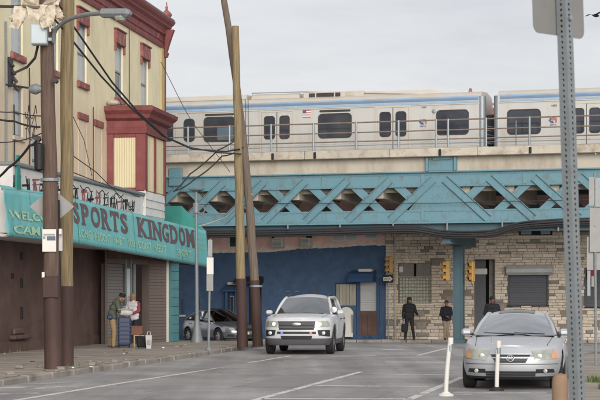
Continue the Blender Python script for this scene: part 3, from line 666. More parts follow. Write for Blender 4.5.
for px, z0, z1, rr in ((4.5, 4.9, 9.2, .035), (12.5, 5.1, 7.0, .02), (28, 5.0, 8.2, .018), (92, 5.2, 7.8, .014), (128, 8.1, 11.0, .016)):       # pipes and cables clipped to the stucco
    a = onL(px, BL)[0] - BA; MB().tube([(.05, a, z0), (.05, a + .03, (z0 + z1) / 2), (.05, a - .02, z1)], rr, 6).build("facade_conduit", M["galvd"] if rr > .03 else M["cable"], bld)
r = random.Random(8)
for k in range(34):                                             # litter and grit along the kerb and the shop wall
    l, a = (r.choice((-15.3, -10.7, -12.5)) + r.uniform(-.25, .6), r.uniform(33, 55)); p = P(l, a, HP + .006); s_ = r.uniform(.02, .06); o = MB()
    o.box(-s_, s_, -s_ * .7, s_ * .7, 0, r.uniform(.004, .03), M=Matrix.Translation(p) @ Matrix.Rotation(r.random() * 6, 4, "Z")); (litter := globals().setdefault("litter_mb", MB())).add(o.v, o.f, k % 3)
litter_mb.build("litter", [M["white"], M["kerb"], M["cardb"]], kind="stuff")
# ------------------------------------------------------------------ elevated railway (local x along the line, y away from the street)
el = thing("elevated_railway", "teal lattice girder railway viaduct with a pale concrete deck crossing over the avenue", "viaduct", EO, ER)
XA, XB = -24.0, 20.0
def zz(px, py): return ez(px, py, 0.0)
Z = dict(lt=zz(458, 148.3), lb=zz(458, 156.5), tt=zz(458, 172), c1=zz(458, 186.5), c2=zz(458, 209.5), cb=zz(458, 219), fb=zz(458, 222), gb=zz(458, 230))
xg = ex(442, 0)
# concrete: deck, recessed beam, ledge blocks
dk = MB(); dk.box(XA, XB, .05, 6.9, Z["lb"] + .02, Z["lt"] - .06); dk.box(XA, XB, .0, .3, Z["tt"] + .03, Z["lb"] + .02); dk.box(XA, XB, 6.6, 6.9, Z["tt"] + .03, Z["lb"] + .02)
deck = dk.build("deck", M["concrete"], el)
x = XA; k = 0
while x < XB:
    n = 3.55; MB().box(x + .006, x + n - .006, -.38, .25, Z["lb"], Z["lt"], ch=.02).build("ledge_block", M["concretel"], el); x += n
for x in np.arange(xg - 15.9, XB, 1.77):
    MB().box(x + .885 - .17, x + .885 + .17, .22, 6.4, Z["c1"] - .42, Z["lb"], ch=.02).build("floor_beam", M["concrete"], el)
MB().box(XA, XB, .55, .8, Z["c1"] - .16, Z["lb"]).build("stringer", M["concretel"], el)
# near girder: bands, lattice braces, gusset plate, flanges
def bars(y0, y1, m, nm, detail=True):
    MB().box(XA, XB, y0, y1, Z["c1"], Z["tt"]).build("top_chord", M[m], el)
    MB().box(XA, XB, y0, y1, Z["fb"], Z["c2"]).build("bottom_chord", M[m], el)
    MB().box(XA, XB, y0 - .14, y1 + .1, Z["tt"], Z["tt"] + .05).build("flange", M[m], el)
    MB().box(XA, XB, y0 - .16, y1 + .1, Z["fb"] - .05, Z["fb"]).build("flange", M[m], el)
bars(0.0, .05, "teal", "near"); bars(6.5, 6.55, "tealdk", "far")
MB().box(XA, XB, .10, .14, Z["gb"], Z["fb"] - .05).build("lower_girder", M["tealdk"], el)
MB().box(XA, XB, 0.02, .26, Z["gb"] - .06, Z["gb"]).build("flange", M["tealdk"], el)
zb, zt = Z["cb"], (Z["tt"] - .26); hgt = zt - zb
def brace(xc, sgn, y, half=.88, wd=.32, m="teal"):
    a, b = Vector((xc - half * sgn, y, zb)), Vector((xc + half * sgn, y, zt)); d = (b - a).normalized(); n = Vector((-d.z, 0, d.x)) * wd / 2
    br = MB().prism([a - n, b - n, b + n, a + n], (0, .016, 0)).build("brace", M[m], el)
    if y < 0:
        [MB().prism([a + n * q - n * .14, b + n * q - n * .14, b + n * q, a + n * q], (0, -.07, 0)).build("edge_angle", M[m], br) for q in (.98, -.84)]
cl = [ex(p, 0) for p in (410, 366.5)]; pitch = 1.775
left = [xg - 1.22 - i * pitch for i in range(13)]; right = [xg + 1.0 + i * pitch for i in range(9)]
for c in left: brace(c, 1, -.022); brace(c, -1, .052)
for c in right: brace(c, -1, -.022); brace(c, 1, .052)
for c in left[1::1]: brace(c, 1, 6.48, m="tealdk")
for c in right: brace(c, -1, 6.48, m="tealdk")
gp = MB().prism([(xg - 1.35, -.012, Z["c2"]), (xg + 1.2, -.012, Z["c2"]), (xg + .35, -.012, Z["c1"] + .1), (xg - .5, -.012, Z["c1"] + .1)], (0, .03, 0)).build("gusset_plate", M["teal"], el)
riv = MB().lathe([(.022, 0), (.018, .012), (.0, .016)], 6, Matrix.Rotation(math.pi / 2, 4, "X"))
for y0_, m_ in ((-.018, "teal"),):
    for z0_, z1_ in ((Z["c1"], Z["c1"] + .07), (Z["c2"] - .07, Z["c2"]), (Z["tt"] - .1, Z["tt"] - .003), (Z["fb"] + .003, Z["fb"] + .1)): MB().box(XA, XB, y0_, 0.0, z0_, z1_).build("chord_angle", M[m_], el)
for c in left + right:
    MB().box(c - .17, c + .17, -.04, -.024, (Z["c1"] + Z["c2"]) / 2 - .15, (Z["c1"] + Z["c2"]) / 2 + .13, ch=.005).build("lacing_plate", M["teal"], el)
for k in range(11): MB().box(XA + 2 + k * 4.1, XA + 2.16 + k * 4.1, -.03, -.019, Z["fb"] + .1, Z["c2"] - .07, ch=.004).build("splice_plate", M["teal"], el); MB().box(XA + 2 + k * 4.1, XA + 2.16 + k * 4.1, -.03, -.019, Z["c1"] + .07, Z["tt"] - .1, ch=.004).build("splice_plate", M["teal"], el)
rv = MB(); xq_ = XA + 6
while xq_ < XB:
    for z in (Z["c1"] + .035, Z["c2"] - .035, Z["tt"] - .05, Z["fb"] + .05): rv.add([Vector(v) + Vector((xq_, -.018, z)) for v in riv.v], riv.f)
    xq_ += .14
for c in left + right:                                           # rivet heads along bands
    for dx in (-.7, -.35, 0, .35, .7):
        for z in (Z["c1"] + .1, Z["c2"] - .12, Z["fb"] + .1, Z["tt"] - .08):
            rv.add([Vector(v) + Vector((c + dx, 0, z)) for v in riv.v], riv.f)
for i in range(9):
    for j in range(5): rv.add([Vector(v) + Vector((xg - .9 + i * .21 + (j * .03), -.012, Z["c2"] + .12 + j * .17)) for v in riv.v], riv.f) if abs(i - 4) < 4.6 - j * .6 else None
rv.build("rivets", M["teal"], el, kind="stuff")
# bearing stool above the gusset
bs = MB().box(xg - .55, xg + .55, -.08, .0, Z["tt"] + .05, Z["lb"] - .1, ch=.02); bs.box(xg - .62, xg - .52, -.2, .0, Z["tt"] + .05, Z["lb"] - .02); bs.box(xg + .52, xg + .62, -.2, .0, Z["tt"] + .05, Z["lb"] - .02); bs.box(xg - .35, xg + .35, -.14, -.08, Z["lb"] - .12, Z["lb"] + .02)
bs.build("bearing", M["teal"], el)
xe = ex(176, 0); MB().box(xe - .3, xe + .3, -.12, .0, Z["tt"] - .35, Z["tt"] + .42, ch=.03).build("bearing", M["teal"], el)
# cross girder and columns
def column(x):
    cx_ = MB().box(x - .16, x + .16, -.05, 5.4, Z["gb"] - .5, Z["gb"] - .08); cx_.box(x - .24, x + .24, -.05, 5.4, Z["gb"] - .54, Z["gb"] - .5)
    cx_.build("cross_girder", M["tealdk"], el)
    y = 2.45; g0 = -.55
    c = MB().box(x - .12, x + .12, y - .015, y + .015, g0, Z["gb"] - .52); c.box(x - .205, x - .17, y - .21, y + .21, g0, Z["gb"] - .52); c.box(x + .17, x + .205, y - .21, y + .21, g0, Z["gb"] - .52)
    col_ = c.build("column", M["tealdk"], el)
    for sgn in (-1, 1): MB().box(x + sgn * .165 - .035, x + sgn * .165 + .035, y - .235, y - .21, g0, Z["gb"] - .52).build("column_angle", M["tealdk"], col_)
    MB().box(x - .168, x + .168, y - .2, y - .18, g0, Z["gb"] - .52).build("face_plate", M["tealdk"], col_)
    for i in range(0):
        z = g0 + .6 + i * .34
        if z < Z["gb"] - .6: MB().box(x - .13, x + .13, y - .222, y - .205, z - .05, z + .05).build("batten_plate", M["tealdk"], col_)
    MB().box(x - .3, x + .3, y - .32, y + .32, g0, g0 + .5, ch=.03).build("column_base", M["tealdk"], col_)
xcl = ex(458.5, 2.4)
for dx in (0, 14.2, -17.4): column(xcl + dx)
# parapet rail
ral = thing("deck_railing", "rust and grey pipe railing along the viaduct ledge in front of the train", "railing", E(0, 0), ER)
yr = -.22; zl = Z["lt"]; zr = [zl + 1.12, zl + .72, zl + .36]
pm = MB().tube([(0, 0, -.02), (0, 0, 1.16)], .045, 8); pm.box(-.09, .09, -.09, .09, .0, .03); pm = pm.mesh("post", M["galv"])
posts = [ex(p, yr) for p in (188, 229.6, 271, 313.6, 356, 398.6, 436, 448, 486, 529.6, 575, 618)] + [ex(145, yr), ex(102, yr)]
for x in posts: link("post", pm, ral, (x, yr, zl))
link("post", MB().tube([(0, 0, 0), (0, 0, 1.05)], .025, 6).mesh("post", M["galv"]), ral, (ex(516, yr + .3), yr + .3, zl))
for z, m, r_ in ((zr[0], "rust", .03), (zr[1], "rust", .026), (zr[2], "rust", .026), (zl + .2, "galvd", .014)): MB().tube([(XA, yr, z), (XB, yr, z)], r_, 6).build("rail", M[m], ral)
for x in (xg + .0, ex(316, yr), ex(274, yr), ex(531, yr)): MB().box(x - .05, x + .05, -.44, -.38, Z["lb"] + .02, Z["lt"] - .05, ch=.015).build("bolt_plate", M["black"], el)
for y in (1.45, 2.9): MB().box(XA, XB, y - .035, y + .035, Z["lt"] - .06, Z["lt"] + .09).build("running_rail", M["rust"], el)

# cable bundle slung under the girder
cb = thing("cable_bundle", "bundle of thick black cables sagging under the teal girder", "cables", E(0, 0), ER)
for k, (dz, dy) in enumerate(((0, 0), (-.085, .02), (-.17, .0), (-.24, .05))):
    pts = []
    for px, py in ((130, 238.5), (200, 238.2), (260, 237.6), (320, 236.4), (385, 234.4), (412, 234), (428, 236), (442, 238.4), (470, 239.2), (494, 237.8), (508, 233.5), (522, 230), (545, 228), (575, 226.6), (640, 225)):
        pts.append(Vector((ex(px, -.3), -.3 + dy, ez(px, py, -.3) + dz + .30)))
    sm = []
    for i in range(len(pts) - 1):
        for t in (0, .25, .5, .75):
            p0, p1, p2, p3 = pts[max(i - 1, 0)], pts[i], pts[i + 1], pts[min(i + 2, len(pts) - 1)]
            sm.append(.5 * ((2 * p1) + (p2 - p0) * t + (2 * p0 - 5 * p1 + 4 * p2 - p3) * t * t + (3 * p1 - p0 - 3 * p2 + p3) * t ** 3))
    MB().tube(sm + [pts[-1]], .036, 8).build("cable", M["cable"], cb, smooth=True)
for k in range(16): MB().box(XA + 6 + k * 2.2 - .03, XA + 6 + k * 2.2 + .03, -.2, -.12, Z["gb"] - .1, Z["fb"], ch=.01).build("hanger", M["galvd"], cb)
tw = MB().tube([(XA, -.2, ez(300, 203, 0)), (ex(300, 0), -.2, ez(300, 203.5, 0)), (ex(440, 0), -.2, ez(440, 203.5, 0)), (XB, -.2, ez(600, 197, 0))], .013, 5)
o = tw.build("wire", M["cable"]); o.location = EO; o.rotation_euler = (0, 0, ER); o["label"] = "thin dark wire strung straight across the face of the lattice girder"; o["category"] = "cable"

# ------------------------------------------------------------------ trains
def rrect(x0, x1, z0, z1, r, n=5):
    pts = []
    for cx, cz, a0 in ((x1 - r, z1 - r, 0), (x0 + r, z1 - r, 90), (x0 + r, z0 + r, 180), (x1 - r, z0 + r, 270)):
        pts += [(cx + r * math.cos(math.radians(a0 + 90 * i / n)), cz + r * math.sin(math.radians(a0 + 90 * i / n))) for i in range(n + 1)]
    return pts
TY = .9; tx = lambda px: ex(px, TY); tz = lambda px, py: ez(px, py, TY)
def decal(mb, pts, y, t, mi=0): mb.prism([(x, y, z) for x, z in pts], (0, t, 0), mi)
def pane(parent, x0, x1, z0, z1, r=.12, fr=.055, nm="window", blind=False, fw=.0):
    TY = .9 - fw
    o = [(x, TY - .022, z) for x, z in rrect(x0 - fr, x1 + fr, z0 - fr, z1 + fr, r + fr)]; i_ = [(x, TY - .022, z) for x, z in rrect(x0, x1, z0, z1, r)]
    n = len(o); mb = MB().add(o + i_ + [(x, TY + .012, z) for x, _, z in o], [(k, (k + 1) % n, n + (k + 1) % n, n + k) for k in range(n)] + [(k, 2 * n + k, 2 * n + (k + 1) % n, (k + 1) % n) for k in range(n)])
    f = mb.build(nm, M["gasket"], parent)
    MB().add([(x, TY - .012, z) for x, z in rrect(x0, x1, z0, z1, r)], [tuple(range(n))]).build("pane", M["trainglass"], f)
    if blind: MB().add([(x, TY - .014, z) for x, z in rrect(x0 + (x1 - x0) * .42, x1 - .02, z0 + .02, z0 + (z1 - z0) * .62, .08)], [tuple(range(n))]).build("blind", M["trainglass2"], f)
    return f
def train_car(label, x0, x1, win, doors, slots, hump, flip, extras):
    c = thing("train_car", label, "train", E(0, 0), ER, group="cars of the elevated train")
    zs1, zs0 = tz(460, 97.2), tz(460, 103); zbot = Z["lt"] + .12; W = 2.7
    prof = [(0, zbot), (0, zs1), (.10, zs1 + .12), (.35, zs1 + .24), (W / 2, zs1 + .32), (W - .35, zs1 + .24), (W - .1, zs1 + .12), (W, zs1), (W, zbot)]
    def shell(a, b): return [[(x, TY + y, z) for y, z in prof] for x in (a, b)]
    A, Bq = shell(x0, x1); n = len(prof)
    mb = MB().add(A + Bq, [(k, (k + 1), n + k + 1, n + k) for k in range(n - 1) if k in (0, 7)] + [tuple(range(n)), tuple(range(n, 2 * n))]); body = mb.build("body", M["train"], c)
    MB().add(A + Bq, [(k, k + 1, n + k + 1, n + k) for k in range(1, 7)]).build("roof", M["trainroof"], c, smooth="all")
    MB().box(x0 + .1, x1 - .1, TY - .018, TY, zs0 + .11, zs1 - .03).build("stripe", M["blue"], body)
    MB().box(x0 + .1, x1 - .1, TY - .018, TY, zs1 - .08 + .07, zs1 + .05).build("stripe", M["bluel"], body)
    MB().box(x0 + .1, x1 - .1, TY - .016, TY, zs0 + .0, zs0 + .085).build("stripe", M["bluel"], body)
    MB().box(x0 + .05, x1 - .05, TY - .03, TY, zs0 - .05, zs0 - .01).build("gutter", M["trainroof"], body)
    for k in range(4): MB().box(x0 + .02, x1 - .02, TY - .012, TY, zbot + .06 + k * .1, zbot + .10 + k * .1).build("rib", M["train"], body)
    for x in (x0, x1): MB().tube([(x, TY + .15, zbot), (x, TY + .15, zs1 + .02)], .17, 12).build("corner_post", M["galv"], body, smooth=True)
    for (a, b, z0, z1, bl) in win: pane(c, a, b, z0, z1, nm="window", blind=bl)
    for (a, b, z) in slots: MB().prism([(x, TY - .014, zz_) for x, zz_ in rrect(a, b, z - .045, z + .045, .04)], (0, .012, 0)).build("vent_slot", M["gasket"], c)
    for (xc, zt_, wz0, wz1) in doors:
        for s in (-1, 1):
            a, b = (xc - .66, xc - .012) if s < 0 else (xc + .012, xc + .66)
            d = MB().box(a, b, TY - .016, TY, zbot, zt_, ch=.01).build("door", M["train"], c); pane(d, a + .13, b - .1 if s < 0 else b - .13, wz0, wz1, .1, .03, "door_window", fw=.012)
        f = MB(); f.box(xc - .74, xc - .67, TY - .03, TY, zbot, zt_ + .0); f.box(xc + .67, xc + .74, TY - .03, TY, zbot, zt_); f.box(xc - .74, xc + .74, TY - .031, TY, zt_ + .0005, zt_ + .06); f.build("door_frame", M["trainroof"], c)
        MB().box(xc - .012, xc + .012, TY - .02, TY, zbot, zt_).build("door_seal", M["gasket"], c)
    for (a, b, z0, z1, tp) in hump:
        p = [(a, .45, z0), (b, .45, z0), (b - (tp if tp > 0 else 0), .55, z1), (a + (-tp if tp < 0 else 0), .55, z1)]
        h = MB().prism([(x, TY + y, z) for x, y, z in p], (0, 1.7, 0)).build("roof_unit", M["trainroof"], c)
        MB().box(a + .05, b - .05, TY + .43, TY + .46, z0 + .02, z0 + .05).build("trim", M["galvd"], h)
    extras(c, body); return c
def logo(c, x, z):
    mb = MB(); y = TY - .014
    q_ = .62; s_ = [(x - .27, z + .02), (x - .13, z - .16), (x + .06, z - .16), (x + .0, z + .0), (x - .14, z + .0), (x - .06, z + .12), (x - .16, z + .2)]
    s_ = [(x + (a_ - x) * q_, z + (b_ - z) * q_) for a_, b_ in s_]; decal(mb, s_, y, .01, 0); r_ = [(x + .0, z + .03), (x + .14, z + .03), (x + .14, z - .14), (x + .24, z - .14), (x + .27, z + .1), (x + .16, z + .2), (x - .04, z + .2), (x - .1, z + .12)]
    r_ = [(x + (a_ - x) * q_, z + (b_ - z) * q_) for a_, b_ in r_]
    decal(mb, r_, y, .01, 1); mb.build("emblem", [M["blue_logo"], M["red_logo"]], c)
    vs, fs = glyphs("SEPTA", .02); MB().add([(x - .12 + .26 * u, y, z - .2 + .055 * v) for u, v in vs], fs).build("lettering", M["blue_logo"], c)
    MB().lathe([(.085, 0), (.085, .02), (.05, .035), (0.001, .04)], 12, Matrix.Translation((x + .45, TY - .0, z + .42)) @ Matrix.Rotation(math.pi / 2, 4, "X")).build("marker_lamp", M["galvd"], c, smooth=True)
    vs, fs = glyphs("1052", .02); MB().add([(x - .05 + .2 * u, y, z + .56 + .07 * v) for u, v in vs], fs).build("lettering", M["gasket"], c)
M["blue_logo"] = mat("navy_logo", (72, 84, 118), .5); M["red_logo"] = mat("red_logo", (170, 100, 86), .5); M["flagw"] = mat("flag_white", (220, 214, 208), .6); M["flagr"] = mat("flag_red", (164, 104, 104), .6)
def ex1(c, body):
    logo(c, tx(423), tz(423, 122))
    x, z = tx(302.8), tz(306, 110); fl = MB()
    for k in range(7): decal(fl, [(x, z + k * .046 - .32), (x + .34, z + k * .046 - .32), (x + .34, z + k * .046 - .276), (x, z + k * .046 - .276)], TY - .012, .01, 0 if k % 2 == 0 else 1)
    decal(fl, [(x, z - .14), (x + .15, z - .14), (x + .15, z), (x, z)], TY - .016, .004, 2); fl.build("flag_emblem", [M["flagr"], M["flagw"], M["blue_logo"]], c)
    x0, x1 = tx(305), tx(340); z0, z1 = tz(322, 96.4), tz(322, 90.6)                       # roof equipment grille
    gr = MB().box(x0 - .2, x1 + .9, TY + .38, TY + 1.9, z0 - .05, z1, ch=.03).build("roof_unit", M["trainroof"], c)
    for a, b in ((tx(306.5), tx(312.5)), (tx(314), tx(331.5)), (tx(333), tx(338))): MB().box(a, b, TY + .36, TY + .385, z0 + .03, z1 - .05).build("grille", M["gasket"], gr)
    MB().box(tx(343), tx(352.5), TY + .37, TY + .385, z0 + .03, z1 - .04, ch=.01).build("access_panel", M["concretel"], gr)
    MB().tube([(tx(249), TY + .42, tz(249, 95)), (tx(249), TY + .42, tz(249, 92)), (tx(300), TY + .42, tz(300, 90.6)), (tx(455), TY + .5, tz(440, 94))], .02, 5).build("conduit", M["galvd"], c)
    p = MB(); [p.tube([(tx(246) + .1 * k, TY - .03, tz(247, 99)), (tx(246) + .12 * k, TY - .03, tz(247, 146))], .012, 5) for k in (0, 1)]; p.build("hose", M["cable"], c)
w1 = [(tx(205), tx(234), tz(219, 140.6), tz(219, 118), True), (tx(319.5), tx(350.5), tz(335, 136.8), tz(335, 114.5), False), (tx(437.5), tx(467.5), tz(452, 133.6), tz(452, 111), False), (tx(185), tx(193.6), tz(189, 140.5), tz(189, 120), False)]
d1 = [(tx(277), tz(277, 112), tz(277, 138.5), tz(277, 116.5)), (tx(393), tz(393, 107.5), tz(393, 136), tz(393, 112.3)), (tx(161), tz(161, 115), tz(161, 141), tz(161, 119)), (tx(45), tz(161, 115), tz(161, 141), tz(161, 119))]
sl1 = [(tx(205), tx(234), tz(219, 114.6)), (tx(319.5), tx(350.5), tz(335, 110.8))]
hz0 = tz(400, 95.6)
train_car("pale ribbed metro car with blue roof stripe and flag decal, whole length over the street", tx(481) - 17.4, tx(481), w1, d1, sl1, [(tx(352), tx(454), hz0, tz(400, 88.6), 1.0), (tx(120), tx(243), tz(200, 100.5), tz(200, 94.6), -.6), (tx(248), tx(296), tz(270, 98.6), tz(270, 92.4), 0)], False, ex1)
w2 = [(tx(508.5), tx(539.5), tz(524, 133), tz(524, 110.4), False)]
d2 = [(tx(586.5), tz(586, 103.5), tz(586, 132.5), tz(586, 108.5))]
def ex2(c, body): logo(c, tx(553), tz(553, 120.5))
train_car("second metro car behind the coupling, cut off by the perforated sign post", tx(497.5), tx(497.5) + 17.4, w2, d2, [], [(tx(580), tx(700), tz(590, 94), tz(590, 86), -1.2)], True, ex2)
cp = thing("train_coupling", "dark coupling gear and striped gate in the gap between the two metro cars", "coupling", E(0, 0), ER)
a, b = tx(481), tx(497.5)
MB().box(a, b, TY + 1.0, TY + 1.6, Z["lt"] + .1, Z["lt"] + .5, ch=.05).build("drawbar", M["plasticd"], cp)
for k in range(5): MB().tube([(a, TY + .5, Z["lt"] + .35 + k * .17), ((a + b) / 2, TY + .62, Z["lt"] + .28 + k * .17), (b, TY + .5, Z["lt"] + .35 + k * .17)], .018, 5).build("gate_chain", M["galv"], cp)
MB().box(a + .05, b - .05, TY + .9, TY + 1.9, Z['lt'] + .2, tz(489, 112), ch=.05).build('bellows', M['plasticd'], cp)

# ------------------------------------------------------------------ buildings on the avenue
def wx(px): return ex(px, YW)
def wz(px, py): return ez(px, py, YW)
XS = wx(385.5)
# stone corner house
sh = thing("stone_building", "tan and grey rubble stone shop building with steel shutters and glass blocks", "building", E(0, YW), ER)
op = dict(glass=(wx(398.5), wx(431), wz(415, 303.5), wz(415, 263.5)), door=(wx(474.5), wx(494.5), -.6, wz(485, 259.5)), shut=(wx(508.5), wx(548), wz(528, 305.5), wz(528, 267)), shut2=(wx(585.5), wx(612), wz(600, 307), wz(600, 268)), up=(wx(519), wx(552), wz(535, 235.5), wz(535, 226)))
XR = wx(720)
mb = MB().holed(XS, XR, -.7, 5.6, list(op.values()), .35, lambda u, v, d: (u, d, v)); 
mb.add([(XS, 0, -.7), (XS, 10, -.7), (XS, 10, 9.3), (XS, 0, 9.3)], [(0, 1, 2, 3)]); mb.add([(XR, 0, -.7), (XR, 10, -.7), (XR, 10, 9.3), (XR, 0, 9.3)], [(0, 1, 2, 3)]); mb.add([(XS, 10, -.7), (XR, 10, -.7), (XR, 10, 9.3), (XS, 10, 9.3)], [(0, 1, 2, 3)])
wall = mb.build("wall", M["mortar"], sh)
MB().box(XS, XR, .0, .3, 5.6, 9.3).build("upper_wall", M["pinkbrick"], sh)
rf = MB().prism([(XS + 2, -.1, 9.3), (XS + 2, 2.4, wz(488, 106) + .2), (XS + 2, 10, wz(488, 106) + .2), (XS + 2, 10, 9.3)], (XR - XS - 2, 0, 0)).build("roof", M["redroof"], sh)
for k in range(5): MB().box(XS + 2, XR, -.16 + k * .44, -.02 + k * .44, 9.3 + k * .245 + .02, 9.3 + k * .245 + .1).build("tile_course", M["redroof"], rf)
MB().box(XS + 2, XR, -.25, .0, 9.22, 9.32).build("gutter", M["concretel"], sh)
cx0 = ex(470, YW + 2.5); ch_ = MB().lathe([(.34, 0), (.34, .1), (.2, .16), (.2, .5), (.3, .54), (.3, .62), (.12, .7), (.05, .95)], 12, Matrix.Translation((cx0, 2.6, wz(470, 106) + .15))).build("roof_vent", M["redlint"], rf, smooth=True)
r = random.Random(5)
row_z = -.5; blocks = []
skip = list(op.values())
def clear(x0, x1, z0, z1): return not any(x1 > h[0] - .004 and x0 < h[1] + .004 and z1 > h[2] + .02 and z0 < h[3] - .02 for h in skip)
occ = set()
while row_z < 5.0:
    h = r.choice((.11, .13, .14, .15, .17)); x = XS + .01
    while x < wx(700):
        wd = r.uniform(.24, .56); x1 = x + wd
        for hh in skip:                                           # stop at openings
            if row_z + h > hh[2] + .02 and row_z < hh[3] - .02:
                if x < hh[0] - .01 < x1: x1 = hh[0] - .012
                if hh[0] - .02 <= x < hh[1]: x = hh[1] + .012; x1 = x + wd
        if x1 - x > .07 and x1 < wx(704) and clear(x, x1, row_z, row_z + h): blocks.append((x, x1, row_z, row_z + h))
        x = max(x1, x + .05)
    row_z += h
tall = []
for b in blocks:                                                  # big squarish grey stones laid over two courses
    if r.random() < .07 and b[1] - b[0] > .36 and clear(b[0], b[1], b[2], b[3] + .17): tall.append((b[0], b[1], b[2], b[3] + r.uniform(.13, .18)))
def hit(a, b): return a[0] < b[1] and a[1] > b[0] and a[2] < b[3] - .01 and a[3] > b[2] + .01
blocks = [b for b in blocks if not any(hit(b, t) for t in tall)]; 
t2 = []
for t in tall:
    if not any(hit(t, q) for q in t2): t2.append(t)
allb = [(b, "stoneg" if r.random() < .07 else ("stonep" if r.random() < .15 else "stone")) for b in blocks] + [(b, "stoneg") for b in t2]
vis = [q for q in allb if q[0][2] < 4.75 and q[0][0] < wx(603)]
vis.sort(key=lambda q: -(q[0][1] - q[0][0]) * (q[0][3] - q[0][2]))
def stone_mb(mb, b, mi=0):
    pr = r.uniform(.02, .055); g_ = .012; x0, x1, z0, z1 = b[0] + g_, b[1] - g_, b[2] + g_ * .7, b[3] - g_ * .7; j = lambda s: r.uniform(-s, s)
    bk = [(x0, 0, z0), (x1, 0, z0), (x1, 0, z1), (x0, 0, z1)]; md = [(x0 + j(.008), -pr * .6, z0 + j(.006)), (x1 + j(.008), -pr * .6, z0 + j(.006)), (x1 + j(.008), -pr * .6, z1 + j(.006)), (x0 + j(.008), -pr * .6, z1 + j(.006))]
    i_ = min(.03, (x1 - x0) * .2, (z1 - z0) * .25); ft = [(x0 + i_, -pr + j(.008), z0 + i_), (x1 - i_, -pr + j(.008), z0 + i_), (x1 - i_, -pr + j(.008), z1 - i_), (x0 + i_, -pr + j(.008), z1 - i_)]
    fs = [(k, (k + 1) % 4, 4 + (k + 1) % 4, 4 + k) for k in range(4)] + [(4 + k, 4 + (k + 1) % 4, 8 + (k + 1) % 4, 8 + k) for k in range(4)] + [(8, 9, 10, 11)]
    mb.add(bk + md + ft, fs, mi)
keep = set(id(q) for q in vis[:296])
for q in vis[:296]:
    mb = MB(); stone_mb(mb, q[0]); mb.build("stone", M[q[1]], wall)
rest = MB(); mi = {"stone": 0, "stoneg": 1, "stonep": 2}
M["stone_r"] = mat("tan_stone_small", (200, 187, 170), .9, var=.2, scale=3.2, bump=.5, bscale=18, dirt=(160, 146, 132), damt=.7, dscale=2.2)
for q in allb:
    if id(q) not in keep: stone_mb(rest, q[0], mi[q[1]])
rest.build("small_stones", [M["stone_r"], M["stoneg"], M["stonep"]], wall, kind="stuff")
# glass block window with boarded panel above
x0, x1, z0, z1 = op["glass"]; zm = wz(415, 277.5)
gw = MB().box(x0, x1, .16, .3, z0, zm).build("glass_block_window", M["mortar"], sh)
nx, nz_ = 11, 8; gb = MB().box(.012, (x1 - x0) / nx - .012, -.02, .02, .012, (zm - z0) / nz_ - .012, ch=.02).mesh("glass_block", M["glassblk"])
for i in range(nx):
    for j in range(nz_): link("glass_block", gb, gw, (x0 + i * (x1 - x0) / nx, .15, z0 + j * (zm - z0) / nz_))
for a, b in ((x0, (x0 + x1) / 2 - .05), ((x0 + x1) / 2 + .05, x1)): MB().box(a, b, .04, .1, zm + .04, z1, ch=.02).build("boarding", M["stoneg"], sh)
MB().box(x0, x1, -.06, .3, zm, zm + .04).build("lintel", M["concretel"], sh)
MB().box(x0 - .1, x1 + .1, -.1, .2, z0 - .1, z0, ch=.02).build("sill", M["stonep"], sh)
MB().box(wx(399), wx(403), .0, .04, wz(400, 272.5), wz(400, 266.5), ch=.02).build("notice", M["white"], sh)
# doorway
x0, x1, z0, z1 = op["door"]; MB().box(x0, x0 + .5 * (x1 - x0), .3, .36, z0, z1).build("door", M["shutterd"], sh)
rs = MB(); rs.box(x0, x1, 1.3, 1.4, z0, z1); rs.build("porch_wall", M["black"], sh); MB().box(x1 - .3, x1, .36, 1.3, z0, z1).build("porch_side", M["stoneg"], sh)
MB().box(x0 - .05, x1 + .05, -.07, .3, z1, z1 + .14, ch=.02).build("lintel", M["concrete"], sh)
# shutters
for key, boxed in (("shut", True), ("shut2", False)):
    x0, x1, z0, z1 = op[key]; zt = z1 - .36 if boxed else z1
    s = MB().box(x0, x1, .1, .3, z0, zt).build("window_shutter", M["shutterd"], sh)
    slats(s, x0 + .03, x1 - .03, .085, z0 + .03, zt, .11, "shutterd")
    MB().box(x0 - .06, x0 + .03, -.03, .12, z0, zt, ch=.01).build("guide_rail", M["shutterd"], s); MB().box(x1 - .03, x1 + .06, -.03, .12, z0, zt, ch=.01).build("guide_rail", M["shutterd"], s); MB().box(x0 - .06, x1 + .06, -.05, .1, z0 - .06, z0, ch=.01).build("sill", M["plasticd"], s)
    if boxed:
        bx = MB().prism([(x0 - .05, .12, zt), (x0 - .05, -.22, zt), (x0 - .05, -.34, zt + .12), (x0 - .05, -.34, zt + .28), (x0 - .05, -.22, zt + .42), (x0 - .05, .0, zt + .45)], (x1 - x0 + .3, 0, 0)).build("roller_box", M["shutterl"], s)
        MB().prism([(x0 - .07, .12, zt + .02), (x0 - .07, -.2, zt + .02), (x0 - .07, -.32, zt + .13), (x0 - .07, -.32, zt + .27), (x0 - .07, -.2, zt + .4)], (.02, 0, 0)).build("end_plate", M["plasticd"], bx)
# first floor window pair and cornice shelf
x0, x1, z0, z1 = op["up"]
for a, b in ((wx(520.5), wx(531)), (wx(540.5), wx(550))):
    f = MB().box(a, b, .06, .14, z0 + .05, z1, ch=.01).build("window", M["white"], sh); MB().box(a + .05, b - .05, .045, .06, z0 + .1, z1 - .05).build("pane", M["blind"], f)
MB().box(x0, x1, .14, .3, z0, z1).build("window_back", M["winglass"], sh); MB().box(x0 - .5, x1 + .3, -.1, .1, z0 - .1, z0, ch=.02).build("sill", M["stonep"], sh)
MB().box(x0 - .1, x1 + .1, -.08, .0, z0 - .36, z0 - .28, ch=.01).build("ledge", M["stoneg"], sh)
MB().tube([(wx(395.5), -.08, -.6), (wx(395.5), -.08, 4.6)], .05, 8).build("downpipe", M["concrete"], sh)
